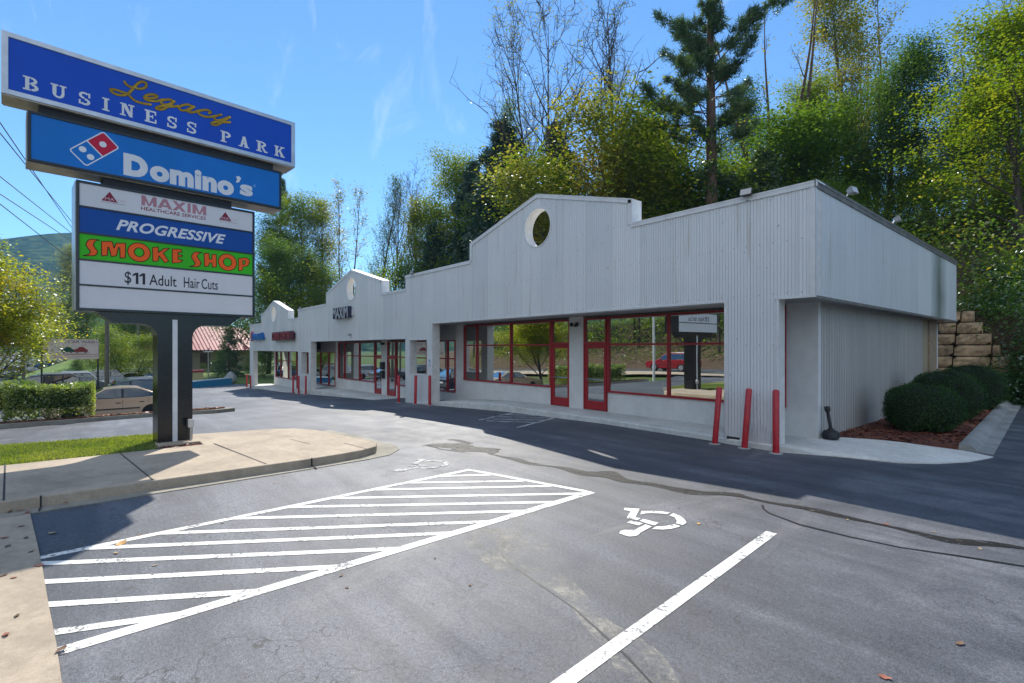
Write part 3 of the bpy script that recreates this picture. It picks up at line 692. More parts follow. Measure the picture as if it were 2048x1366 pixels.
for i, (o, u) in enumerate(zip(OUT, UN)):
    loops = [o, circ(*u['hole'])] + ([SQH[i]] if SQH[i] else [])
    mb = MB(); mb.prism(loops, fx(FY), TH)
    me = mb.build("facade", [M['facade'], M['metal_inner']], shops, fixn=True)
    for p in me.data.polygons:
        p.material_index = 0 if p.normal.y < -.5 else 1
    # coping along the roofline
    cp = MB(); x = u
    line = [(x['xr'] + (.03 if i == 0 else 0), x['top']), (x['ped'][0], x['top']), (x['ped'][0], x['sh']), (x['ped'][1], x['apex']), (x['ped'][2], x['sh']), (x['ped'][2], x['top']), (x['xl'] + (.012 if i < 2 else -.02), x['top'])]
    for k, (a, b) in enumerate(zip(line, line[1:])):
        a, b = Vector(a), Vector(b); d = (b-a).normalized(); nn = Vector((d.y, -d.x)) * -1
        if nn.y < 0 and abs(d.x) > .1: nn = -nn
        e = .0 if k in (1, 4) else .018
        c0, c1 = a - d*e, b + d*e
        if abs(d.x) < .1:
            sx = 1 if k == 1 else -1
            cp.box(min(a.x, a.x + sx*.03), max(a.x, a.x + sx*.03), FY-.022, FY+TH+.05, min(a.y, b.y) + .03, max(a.y, b.y) - .0)
            cp.box(min(a.x, a.x - sx*.10), max(a.x, a.x - sx*.10), FY-.026, FY-.002, min(a.y, b.y) - .0, max(a.y, b.y) + .02)
        else:
            q = [c0 + nn*.035, c1 + nn*.035, c1 - nn*.085, c0 - nn*.085]
            cp.prism([[tuple(v) for v in q]], fx(FY - .024 - .001*k), .022)
            q = [c0 + nn*.036, c1 + nn*.036, c1 + nn*.002, c0 + nn*.002]
            cp.prism([[tuple(v) for v in q]], fx(FY - .030), TH + .09)
    cp.build("coping", M['metal_white'], shops, fixn=True)
    # rings and trims round the openings
    tr = MB(); hx, hz, hr = u['hole']
    tr.prism([circ(hx, hz, hr + .035, 48), circ(hx, hz, hr - .004, 48)], fx(FY - .015), .03)
    if SQH[i]:
        (x0, z0), _, (x1, z1), _ = SQH[i]
        tr.prism([sq(x0-.045, x1+.045, z0-.045, z1+.045), sq(x0, x1, z0, z1)], fx(FY - .014), .02)
    zt = u['z0']; o0 = {0: -17.78, 1: -32.8, 2: -47.95}[i]; o1 = {0: -5.40, 1: -20.13, 2: -35.49}[i]
    tr.box(o0-.0, o1+.0, FY-.02, FY+.04, zt, zt+.045)
    tr.box(o0-.05, o0-.002, FY-.018, FY+.02, [-.28, -.84, -1.5][i], zt+.045)
    if i == 0:
        tr.box(o1+.002, o1+.05, FY-.018, FY+.02, .1, zt+.045); tr.box(-4.33, -3.58, FY-.02, FY+.03, 3.085, 3.125); tr.box(-4.30, -4.255, FY-.018, FY+.02, .06, 3.08)
    tr.build("opening_trim", M['metal_white'], shops)
# corner trim, side fascia, soffits, roof, side wall
mb = MB(); mb.box(-3.605, -3.585, FY-.012, FY+.07, 3.1, 5.30); mb.box(-3.68, -3.585, FY-.014, FY-.001, 3.12, 5.25); mb.build("corner_trim", M['metal_white'], shops)
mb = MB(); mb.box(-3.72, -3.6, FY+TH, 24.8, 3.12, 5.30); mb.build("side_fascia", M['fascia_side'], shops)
mb = MB(); mb.box(-3.75, -3.57, FY+TH+.09, 24.83, 5.30, 5.36); mb.box(-3.60, -3.578, FY-.03, 24.83, 5.20, 5.36); mb.box(-3.62, -3.58, FY+.02, 24.82, 3.06, 3.12); mb.build("coping", mat("weathered_coping", (.16, .15, .13), .6, var=.35, vscale=4), shops)
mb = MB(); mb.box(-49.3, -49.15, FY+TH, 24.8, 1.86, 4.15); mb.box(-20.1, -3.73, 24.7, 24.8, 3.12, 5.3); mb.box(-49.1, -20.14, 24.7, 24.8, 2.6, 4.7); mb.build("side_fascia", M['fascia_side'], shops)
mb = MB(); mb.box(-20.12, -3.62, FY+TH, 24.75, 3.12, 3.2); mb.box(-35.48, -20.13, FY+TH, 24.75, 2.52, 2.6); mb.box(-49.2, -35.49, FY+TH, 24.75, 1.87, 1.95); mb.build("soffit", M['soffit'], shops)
mb = MB(); mb.box(-20.10, -3.72, FY+TH, 24.7, 4.70, 4.78); mb.box(-35.46, -20.14, FY+TH, 24.7, 4.12, 4.2); mb.box(-49.1, -35.5, FY+TH, 24.7, 3.55, 3.63); mb.build("roof", M['roof'], shops)
mb = MB(); mb.box(-4.2, -4.06, SY+.16, 21.9, .05, 3.12); mb.build("side_wall", M['siding'], shops)
mb = MB(); mb.box(-4.28, -4.16, 21.9, 23.2, .05, 3.12); mb.build("side_wall", corrugated_mat("patched_siding", (.50, .42, .29), 'Y', .17, .02), shops)
mb = MB(); mb.box(-4.28, -4.10, 23.2, 24.39, .05, 3.12); mb.build("side_wall", mat("tan_end_wall", (.36, .28, .19), .8, var=.2), shops)
mb = MB(); mb.box(-49.0, -4.1, 24.4, 24.6, -1.6, 3.1); mb.build("side_wall", M['stucco'], shops)
# side fascia material carries a soft dark green band toward its far end
# storefront: base walls, pillars, returns
ST = [  # window x-ranges, doors, pillar, base z, offsets per shop
 dict(dx=0.0, zf=.12, head=3.06, w=[(-4.72,-9.93),(-12.42,-17.76)], d=[(-9.95,-10.89),(-11.51,-12.41)], mull=[[-6.1,-7.79],[-14.61,-16.83]], endr=-4.06, endl=-18.36),
 dict(dx=0.0, zf=-.47, head=2.45, w=[(-18.42,-24.1),(-26.70,-32.22)], d=[(-24.12,-25.06),(-25.72,-26.66)], mull=[[-19.1,-20.9,-22.6],[-28.84,-31.19]], endr=-18.36, endl=-32.7),
 dict(dx=0.0, zf=-1.06, head=1.84, w=[(-32.74,-38.3),(-41.0,-46.9)], d=[(-38.32,-39.26),(-40.0,-40.94)], mull=[[-34.0,-35.6,-37.0],[-43.2,-45.4]], endr=-32.7, endl=-47.4)]
def win(x0, x1, z0, z1, mulls, rail, deep):
    w = MB(); a, b = min(x0, x1), max(x0, x1); t = .055
    y0, y1 = SY - .045, SY + .07
    w.box(a, b, y0, y1, z1 - t, z1); w.box(a, b, y0 - .012, y1, z0, z0 + t)
    w.box(a, a + t, y0 + .001, y1 - .001, z0 + t, z1 - t); w.box(b - t, b, y0 + .001, y1 - .001, z0 + t, z1 - t)
    for m_ in mulls: w.box(m_ - t*.55, m_ + t*.55, y0 + .003, y1 - .003, z0 + t, z1 - t)
    xs = sorted([a + t] + [v for m_ in mulls for v in (m_ - t*.55, m_ + t*.55)] + [b - t])
    for p, q in zip(xs[::2], xs[1::2]): w.box(p, q, y0 + .005, y1 - .005, rail - t*.5, rail + t*.5)
    f = w.build("window", M['red'], shops)
    for p, q in zip(xs[::2], xs[1::2]):
        for za, zb in ((z0 + t, rail - t*.5), (rail + t*.5, z1 - t)):
            g = MB(); g.quad((p, SY+.02, za), (q, SY+.02, za), (q, SY+.02, zb), (p, SY+.02, zb)); g.build("pane", M['glass'], f)
def door(x0, x1, z0, z1, head):
    a, b = min(x0, x1), max(x0, x1); w = MB(); y0, y1 = SY - .05, SY + .07
    # outer frame with transom
    w.box(a, a + .05, y0, y1, z0, head); w.box(b - .05, b, y0, y1, z0, head); w.box(a + .05, b - .05, y0 + .001, y1, head - .055, head); w.box(a + .05, b - .05, y0 + .001, y1, z1, z1 + .09)
    f = w.build("door_frame", M['red'], shops)
    g = MB(); g.quad((a + .05, SY+.02, z1 + .09), (b - .05, SY+.02, z1 + .09), (b - .05, SY+.02, head - .055), (a + .05, SY+.02, head - .055)); g.build("pane", M['glass'], f)
    d = MB(); yl = SY - .03; s = .10
    d.box(a + .055, a + .055 + s, yl, yl + .05, z0 + .02, z1 - .01); d.box(b - .055 - s*.55, b - .055, yl, yl + .05, z0 + .02, z1 - .01)
    d.box(a + .055 + s, b - .055 - s*.55, yl + .001, yl + .049, z1 - .11, z1 - .01); d.box(a + .055 + s, b - .055 - s*.55, yl + .001, yl + .049, z0 + .02, z0 + .30)
    o = d.build("door", M['red'], shops)
    g = MB(); xa, xb = a + .055 + s, b - .055 - s*.55
    g.quad((xa, SY-.005, z0 + .30), (xb, SY-.005, z0 + .30), (xb, SY-.005, z1 - .11), (xa, SY-.005, z1 - .11)); g.build("pane", M['glass'], o)
    h = MB(); hz = z0 + .98; h.tube([(a + .1, yl - .055, hz), (b - .1, yl - .055, hz)], .014, 8); h.tube([(a + .12, yl + .01, hz), (a + .12, yl - .06, hz)], .011, 6); h.tube([(b - .12, yl + .01, hz), (b - .12, yl - .06, hz)], .011, 6)
    h.build("handle", M['chrome'], o)
for i, s in enumerate(ST):
    zf, hd = s['zf'], s['head']; sill, rail, dh = zf + .61, zf + 2.09, zf + 2.08
    bw = MB()
    xs = s['w']
    bw.box(min(xs[0]), max(xs[0]), SY, SY + .16, zf - .3, sill); bw.box(min(xs[1]), max(xs[1]), SY, SY + .16, zf - .3, sill)
    bw.box(max(xs[0]), s['endr'], SY - .002, SY + .16, zf - .3, hd + .1)
    bw.box(s['d'][1][0], s['d'][0][1], SY - .06, SY + .16, zf - .3, hd + .1)
    bw.box(s['endl'], min(xs[1]), SY - .002, SY + .16, zf - .3, hd + .1)
    bw.build("shopfront_wall", M['stucco'], shops)
    for x, ml in zip(s['w'], s['mull']): win(x[0], x[1], sill, hd, ml, rail, .1)
    for x in s['d']: door(x[0], x[1], zf, dh, hd)
    # cladding above the lower shopfront next door
    if i: 
        ub = MB(); ub.box({1: -20.12, 2: -35.48}[i], s['endr'], SY - .03, SY + .14, hd, {1: 3.12, 2: 2.52}[i]); ub.build("upper_cladding", M['siding_x'], shops)
    # the shop inside
    xr, xl = s['endr'] - .1, s['endl'] + .02
    f = MB(); f.box(xl, xr, SY + .17, 22, zf - .06, zf); f.build("shop_floor", M['floor_in'], shops)
    f = MB(); f.box(xl, xr, 21.9, 22, zf, hd + .02); f.box(xl + .0, xl + .1, SY + .17, 21.9, zf, hd + .02); f.box(xr - .1, xr, SY + .17, 21.9, zf, hd + .02); f.build("shop_wall", M['wall_in'], shops)
    f = MB(); f.box(xl, xr, SY + .17, 22, hd + .021, hd + .055); f.build("shop_ceiling", M['ceil_in'], shops)
    for k in range(3):
        for yy in (14.4, 17.6):
            x = xl + (xr - xl)*(k + .5)/3; f = MB(); f.box(x - .6, x + .6, yy - .1, yy + .1, hd - .06, hd + .018); f.build("ceiling_light", M['metal_white'], shops)
    f = MB(); f.tube([(xl + 3.6, 14.0, zf), (xl + 3.6, 14.0, hd)], .09, 12); f.build("inner_post", M['metal_white'], shops)
mb = MB(); mb.box(-47.42, -47.3, SY-.02, 24.4, -1.3, 1.86); mb.build("side_wall", M['stucco'], shops)
# dented sheet at the foot of the corner column
mb = MB(); rr = random.Random(5)
for k in range(12):
    x = -4.95 + k*.055; z1 = .42 + .16*math.exp(-((k-5)/3.)**2) + rr.uniform(-.05, .05); bl = .012 + .022*rr.random()
    mb.add([(x, FY-.004, .10), (x+.05, FY-.004-bl*.3, .09), (x+.05, FY-.004-bl, z1*.6), (x, FY-.006-bl, z1*.62), (x+.046, FY-.003-bl*.5, z1), (x+.006, FY-.003, z1-.03)], [(0,1,2,3), (3,2,4,5)])
mb.build("dented_sheet", M['metal_white'], shops, smooth=True)
mb = MB(); mb.box(-5.39, -5.06, FY-.006, FY+.05, .02, .17); mb.box(-5.41, -5.375, FY-.004, FY+.01, .15, 1.1); mb.build("rusted_edge", M['black_matt'], shops)

# floodlights on the parapet, plaques, mail boxes and wall lamps
def floodlight(loc, rz, label, group="floodlights on the parapet"):
    t = local("floodlight", label, "floodlight", group)
    h = MB(); h.add([(-.16,-.02,-.10),(.16,-.02,-.10),(.16,-.02,.10),(-.16,-.02,.10),(-.11,.14,-.05),(.11,.14,-.05),(.11,.14,.06),(-.11,.14,.06)], [(0,3,2,1),(4,5,6,7),(0,1,5,4),(1,2,6,5),(2,3,7,6),(3,0,4,7)]); h.build("housing", M['dark_steel'] if 'front' in label else M['lamp_case'], t)
    h = MB(); h.box(-.14, .14, -.032, -.0205, -.085, .085); h.build("lens", mat("lamp_lens", (.55, .52, .48), .15), t)
    h = MB(); h.tube([(0,.12,0),(0,.2,-.05),(0,.26,-.12)], .02, 8); h.box(-.06,.06,.2,.32,-.15,-.11); h.build("bracket", M['galv'], t)
    t.location = loc; t.rotation_euler = (R(-18), 0, rz); t.scale = (.78,)*3; return t
floodlight((-4.86, 10.50, 5.38), R(5), "boxy floodlight on the front roof edge near the building corner")
floodlight((-3.5, 12.6, 5.52), R(80), "floodlight on the side roof edge, the one closer to the building corner")
floodlight((-3.5, 16.3, 5.52), R(95), "floodlight on the side roof edge, the one farther back toward the trees")
floodlight((-19.4, 10.5, 5.38), R(-25), "small floodlight on the roof step between the large and middle gables")
floodlight((-34.7, 10.5, 4.80), R(-20), "small floodlight on the roof step between the middle and farthest gables")
floodlight((-48.6, 10.5, 4.23), R(-20), "small floodlight at the far end of the shop roofline")
# ---------------------------------------------------------------- pylon sign
C0 = Vector((-13.04, 1.31, 0)); DR = Vector((-.095, .9955, 0)).normalized(); NF = Vector((DR.y, -DR.x, 0))
def sf(off): return lambda a, b, d=0: tuple(C0 + DR*a + NF*(off - d) + Vector((0, 0, b)))
def plate(mb, s0, s1, z0, z1, off, depth): mb.prism([[(s0,z0),(s1,z0),(s1,z1),(s0,z1)]], sf(off), depth)
def ring(mb, s0, s1, z0, z1, t, off, depth):
    mb.prism([[(s0,z0),(s1,z0),(s1,z1),(s0,z1)], [(s0+t,z0+t),(s0+t,z1-t),(s1-t,z1-t),(s1-t,z0+t)]], sf(off), depth)
def plastic(name, col, var=.08): return mat(name, col, .5, var=var, vscale=1.2, spec=.28)
def text_mesh(s, bold=0., shear=0., spacing=1.):
    cu = bpy.data.curves.new("lettering", 'FONT'); cu.body = s; cu.offset = bold; cu.shear = shear; cu.space_character = spacing; cu.resolution_u = 4; cu.fill_mode = 'FRONT'
    ob = bpy.data.objects.new("lettering", cu); COL.objects.link(ob)
    dg = bpy.context.evaluated_depsgraph_get(); dg.update()
    me = bpy.data.meshes.new_from_object(ob.evaluated_get(dg)); bpy.data.objects.remove(ob); bpy.data.curves.remove(cu)
    v = np.array([p.co[:2] for p in me.vertices]); f = [tuple(p.vertices) for p in me.polygons]; bpy.data.meshes.remove(me)
    return v, f
def text_on(mb, s, s0, s1, z0, z1, fn, **kw):
    v, f = text_mesh(s, **kw); a, b = v.min(0), v.max(0)
    mb.add([fn(s0 + (p[0]-a[0])/(b[0]-a[0])*(s1-s0), z0 + (p[1]-a[1])/(b[1]-a[1])*(z1-z0)) for p in v], f)
def spline(pts, n=6):
    P = [Vector(p) for p in pts]; P = [2*P[0]-P[1]] + P + [2*P[-1]-P[-2]]; out = []
    for i in range(1, len(P)-2):
        a, b, c, d = P[i-1:i+3]
        for k in range(n):
            t = k/n; out.append(.5*((2*b) + (c-a)*t + (2*a-5*b+4*c-d)*t*t + (3*b-a-3*c+d)*t**3))
    out.append(P[-2]); return out
def brush(mb, pts, w, fn, n=6):
    P = spline(pts, n)
    dense = []
    mb.ribbon(P, w, fn)
    for p in P:
        k = 10; mb.add([fn(p.x + w/2*cos(2*pi*i/k), p.y + w/2*sin(2*pi*i/k)) for i in range(k)], [tuple(range(k))])

base = C0 + NF*(-.3)
pyl = thing("pylon_sign", "tall multi tenant pylon sign with stacked blue and white panels on one black post", "sign", (base.x, base.y, .03))
# top cabinet
mb = MB(); ring(mb, -2.62, 2.62, 6.71, 7.85, .095, .0, .62); plate(mb, -2.53, 2.53, 6.80, 7.76, -.03, .5)
top = mb.build("top_cabinet", M['alu'], pyl, fixn=True, bevel=.008)
mb = MB(); plate(mb, -2.525, 2.525, 6.805, 7.755, -.018, .01); mb.build("sign_face", plastic("blue_face", (.004, .075, .50)), top)
mb = MB(); plate(mb, -2.60, 2.60, 6.69, 6.708, -.02, .58); mb.build("underside", M['tan_metal'], top)
G = sf(-.012)
# slab serif letters, unit box
def bx(x0, x1, y0, y1): return [(x0,y0),(x1,y0),(x1,y1),(x0,y1)]
def el(cx, cy, rx, ry, a0, a1, t, n=14):
    o = [(cx + rx*cos(R(a0+(a1-a0)*i/n)), cy + ry*sin(R(a0+(a1-a0)*i/n))) for i in range(n+1)]
    i_ = [(cx + (rx-t)*cos(R(a0+(a1-a0)*i/n)), cy + (ry-t*.62)*sin(R(a0+(a1-a0)*i/n))) for i in range(n+1)]
    return o + i_[::-1]
LT = {
 'B': [bx(.14,.40,0,1), bx(0,.5,.0,.11), bx(0,.5,.89,1), bx(.4,.62,.455,.555), el(.52,.745,.40,.255,-90,90,.23), el(.55,.265,.45,.265,-90,90,.25)],
 'U': [bx(.10,.36,.32,1), bx(.70,.88,.32,1), bx(-.02,.48,.89,1), bx(.56,1.02,.89,1), el(.49,.34,.39,.34,180,360,.22)],
 'S': [el(.47,.735,.44,.265,35,270,.23), el(.5,.265,.46,.265,-145,90,.24), bx(.80,.95,.62,.98), bx(.02,.17,.04,.36)],
 'I': [bx(.28,.72,0,1), bx(.02,.98,0,.11), bx(.02,.98,.89,1)],
 'N': [bx(.12,.28,0,1), bx(.72,.88,0,1), [(.10,1),(.42,1),(.90,0),(.66,0)], bx(-.02,.40,0,.10), bx(.58,1.02,.89,1), bx(0,.3,.89,1)],
 'E': [bx(.12,.40,0,1), bx(0,.97,0,.12), bx(0,.95,.88,1), bx(.4,.66,.46,.56), bx(.60,.70,.36,.66), bx(.85,.98,0,.34), bx(.83,.95,.68,1)],
 'P': [bx(.13,.40,0,1), bx(0,.56,0,.11), bx(0,.5,.89,1), el(.48,.72,.48,.28,-90,90,.25)],
 'A': [[(.40,1),(.62,1),(.34,0),(.14,0)], [(.42,1),(.66,1),(.92,0),(.62,0)], bx(.28,.72,.26,.38), bx(-.02,.36,0,.10), bx(.52,1.03,0,.10)],
 'R': [bx(.12,.38,0,1), bx(-.02,.50,0,.11), bx(-.02,.5,.89,1), el(.46,.75,.42,.25,-90,90,.23), [(.40,.52),(.60,.54),(.86,.14),(1.02,.16),(1.02,.02),(.72,0)]],
 'K': [bx(.10,.34,0,1), bx(-.02,.44,0,.10), bx(-.02,.44,.90,1), [(.34,.36),(.34,.52),(.66,.92),(.84,.92)], [(.42,.58),(.60,.64),(1.0,.0),(.66,0)], bx(.56,1.0,.90,1), bx(.58,1.04,0,.10)]}
mb = MB(); wl = plastic("white_letters", (.74, .74, .74))
for n_, (ch, a, b) in enumerate((('B',-2.339,-2.129),('U',-1.96,-1.742),('S',-1.563,-1.379),('I',-1.205,-1.087),('N',-.918,-.687),('E',-.508,-.299),('S',-.116,.071),('S',.251,.441),('P',.92,1.142),('A',1.303,1.528),('R',1.697,1.948),('K',2.118,2.357))):
    if n_ == 8: mb.build("lettering", wl, top); mb = MB()
    for j, l in enumerate(LT[ch]):
        mb.prism([l], lambda p, q, d: sf(-.0155 + .0004*j)(a + p*(b-a), 6.884 + q*.255), 0)
mb.build("lettering", wl, top)
LEG = [[(-.846,7.581),(-.821,7.542),(-.776,7.52),(-.725,7.514),(-.685,7.533),(-.639,7.61),(-.593,7.667),(-.541,7.698),(-.494,7.694),(-.479,7.653),(-.5,7.598),(-.541,7.558),(-.593,7.531),(-.645,7.523)],
 [(-.685,7.533),(-.725,7.457),(-.776,7.375),(-.838,7.314),(-.91,7.284),(-.988,7.277),(-1.048,7.296),(-1.069,7.33),(-1.042,7.354),(-.977,7.364),(-.899,7.361),(-.832,7.354),(-.782,7.341),(-.742,7.302),(-.685,7.259),(-.605,7.245),(-.517,7.247),(-.411,7.266)],
 [(-.47,7.386),(-.399,7.404),(-.321,7.443),(-.288,7.484),(-.321,7.501),(-.393,7.486),(-.464,7.446),(-.508,7.397),(-.503,7.352),(-.453,7.338),(-.369,7.353),(-.297,7.378),(-.243,7.412),(-.188,7.45)],
 [(-.002,7.479),(-.046,7.497),(-.114,7.476),(-.188,7.432),(-.225,7.386),(-.2,7.35),(-.139,7.357),(-.065,7.398),(-.008,7.455),(.017,7.486)],
 [(.01,7.476),(-.033,7.409),(-.089,7.345),(-.151,7.272),(-.225,7.224),(-.291,7.209),(-.309,7.225),(-.273,7.266),(-.2,7.306),(-.114,7.329),(-.064,7.34),(.011,7.369),(.087,7.407)],
 [(.345,7.489),(.293,7.505),(.215,7.478),(.138,7.424),(.103,7.375),(.132,7.34),(.189,7.34),(.254,7.378),(.319,7.434),(.378,7.496),(.395,7.49)],
 [(.385,7.491),(.319,7.415),(.267,7.359),(.306,7.342),(.372,7.364),(.438,7.406),(.491,7.447)],
 [(.687,7.452),(.722,7.475),(.708,7.505),(.646,7.508),(.572,7.482),(.504,7.444),(.474,7.395),(.504,7.359),(.578,7.345),(.667,7.359),(.756,7.397),(.819,7.433)],
 [(.934,7.499),(.875,7.463),(.812,7.423),(.791,7.385),(.812,7.344),(.875,7.349),(.959,7.393),(1.045,7.46),(1.117,7.504)],
 [(1.109,7.494),(1.03,7.416),(.945,7.325),(.875,7.255),(.805,7.217),(.742,7.22),(.756,7.26),(.833,7.296),(.917,7.32),(1.016,7.348),(1.117,7.384)]]
mb = MB()
for l in LEG: brush(mb, l, .060, sf(-.0160))
mb.build("lettering_outline", plastic("dark_outline", (.01, .01, .03)), top)
mb = MB()
for k, l in enumerate(LEG): brush(mb, l, .043, sf(-.0140 + .0002*k))
mb.build("lettering", plastic("gold_letters", (.88, .56, .07)), top)
# dark boxes between the cabinets
mb = MB(); plate(mb, -2.12, 2.12, 6.50, 6.70, -.12, .4); plate(mb, -1.18, 1.18, 5.37, 5.60, -.12, .4); mb.build("spacer_box", M['black_matt'], pyl, fixn=True)
# pizza cabinet
mb = MB(); ring(mb, -2.28, 2.28, 5.575, 6.515, .05, 0, .62); plate(mb, -2.24, 2.24, 5.62, 6.47, -.03, .55)
dom = mb.build("middle_cabinet", M['black'], pyl, fixn=True, bevel=.006)
mb = MB(); plate(mb, -2.23, 2.23, 5.625, 6.465, -.014, .012); mb.build("sign_face", plastic("pizza_blue_face", (.004, .17, .55)), dom)
mb = MB(); plate(mb, -2.29, 2.29, 5.56, 5.574, -.05, .55); plate(mb, -2.295, -2.282, 5.57, 6.5, -.06, .55); mb.build("cabinet_sheet", M['tan_metal'], dom)
def rr_poly(c, w, h, r, ang, n=5):
    out = []; ca, sa = cos(ang), sin(ang)
    for sx, sy, a0 in ((1,1,0),(-1,1,90),(-1,-1,180),(1,-1,270)):
        for i in range(n+1):
            q = R(a0 + 90*i/n); x = sx*(w/2-r) + r*cos(q); y = sy*(h/2-r) + r*sin(q)
            out.append((c[0] + x*ca - y*sa, c[1] + x*sa + y*ca))
    return out
LC = (-1.317, 6.068); LA = R(44.5); lw, lh = .72, .365
mb = MB(); mb.prism([rr_poly(LC, .735, .375, .05, LA), rr_poly(LC, .695, .335, .035, LA)[::-1]], sf(-.0130), 0); 
ux, uy = cos(LA), sin(LA)
mb.ribbon([(LC[0] - uy*-.17, LC[1] + ux*-.17), (LC[0] - uy*.17, LC[1] + ux*.17)], .022, sf(-.0128))
for a, b in ((.175, 0), (-.175, .085), (-.175, -.085)):
    c = (LC[0] + ux*a - uy*b, LC[1] + uy*a + ux*b); mb.add([sf(-.0126)(c[0] + .058*cos(2*pi*i/20), c[1] + .058*sin(2*pi*i/20)) for i in range(20)], [tuple(range(20))])
mb.build("logo_outline", plastic("logo_white", (.76, .76, .78)), dom)
mb = MB(); cc = (LC[0] + ux*.176, LC[1] + uy*.176); mb.prism([rr_poly(cc, .335, .330, .03, LA)], sf(-.0134), 0); mb.build("logo_square", plastic("logo_red", (.55, .01, .045)), dom)
mb = MB(); text_on(mb, "D", -.865, -.452, 5.665, 6.12, sf(-.0126), bold=.075); text_on(mb, "omino", -.42, 1.20, 5.66, 6.10, sf(-.0126), bold=.06, spacing=1.08); text_on(mb, "s", 1.33, 1.615, 5.735, 6.0, sf(-.0126), bold=.045)
mb.prism([[(1.24,6.0),(1.31,6.02),(1.355,6.13),(1.31,6.17),(1.24,6.14),(1.27,6.09)]], sf(-.0126), 0)
mb.build("lettering", plastic("white_letters_two", (.74, .74, .76)), dom)
mb = MB(); mb.prism([circ(1.655, 6.02, .03, 14), circ(1.655, 6.02, .022, 14)], sf(-.0126), 0); text_on(mb, "R", 1.643, 1.668, 6.005, 6.035, sf(-.0124)); mb.build("registered_mark", plastic("pale_blue", (.25, .45, .7)), dom)
# tenant cabinet
mb = MB(); ring(mb, -1.60, 1.655, 2.84, 5.39, .05, 0, .78); plate(mb, -1.56, 1.61, 2.88, 5.35, -.04, .7)
for z in (4.885, 4.365, 3.84, 3.343): plate(mb, -1.555, 1.61, z - .018, z + .018, -.004, .03)
ten = mb.build("tenant_cabinet", M['black'], pyl, fixn=True, bevel=.005)
mb = MB(); plate(mb, -1.612, -1.601, 2.85, 5.38, -.10, .66); mb.build("cabinet_sheet", M['alu'], ten)
panel_white = plastic("white_panel", (.68, .67, .68), .05)
rows = [(4.903, 5.345, panel_white), (4.383, 4.867, plastic("insurance_blue", (.004, .07, .32))), (3.858, 4.347, plastic("lime_green", (.045, .48, .01))), (3.361, 3.822, panel_white), (2.886, 3.325, panel_white)]
for z0, z1, m_ in rows:
    mb = MB(); plate(mb, -1.555, 1.61, z0, z1, -.016, .012); mb.build("tenant_panel", m_, ten)
P0 = sf(-.0145)
faded = plastic("faded_red", (.46, .21, .25)); maroon = plastic("maroon", (.24, .012, .04))
BLK = {'M': [bx(0,.24,0,1), bx(.76,1,0,1), [(.02,1),(.26,1),(.56,0),(.44,0)], [(.98,1),(.74,1),(.44,0),(.56,0)]],
 'A': [[(.36,1),(.60,1),(.25,0),(0,0)], [(.40,1),(.64,1),(1,0),(.75,0)], bx(.25,.75,.18,.36)],
 'X': [[(0,1),(.29,1),(1,0),(.71,0)], [(1,1),(.71,1),(0,0),(.29,0)]], 'I': [bx(.12,.88,0,1)]}
mb = MB()
for ch, a, b in (('M',-.565,-.30),('A',-.285,-.02),('X',-.02,.235),('I',.255,.335),('M',.36,.63)):
    for j, l in enumerate(BLK[ch]): mb.prism([l], lambda p, q, d: sf(-.0145 + .0003*j)(a + p*(b-a), 5.105 + q*.205), 0)
mb.build("lettering", faded, ten)
mb = MB(); text_on(mb, "HEALTHCARE SERVICES", -.57, .62, 5.0, 5.075, P0, bold=.012)
for a in (-1.215, .89):
    mb.prism([[(a, 5.065), (a+.26, 5.065), (a+.13, 5.265)]], P0, 0); text_on(mb, "HEALTHCARE SERVICES", a+.005, a+.38, 5.033, 5.05, P0)
mb.build("lettering", maroon, ten)
mb = MB()
for a in (-1.215, .89): text_on(mb, "MA", a+.055, a+.205, 5.085, 5.145, sf(-.0140)); text_on(mb, "XIM", a+.225, a+.385, 5.085, 5.14, sf(-.0143))
mb.build("lettering", plastic("pale_pink", (.66, .52, .54)), ten)
mb = MB(); text_on(mb, "PROGRESSIVE", -.985, 1.03, 4.51, 4.735, P0, bold=.03, shear=.32, spacing=1.04); mb.build("lettering", plastic("white_letters_three", (.72, .73, .76)), ten)
def ell(c, rx, ry, n=36, tilt=0.): return [(c[0] + rx*cos(2*pi*i/n), c[1] + ry*sin(2*pi*i/n)) for i in range(n)]
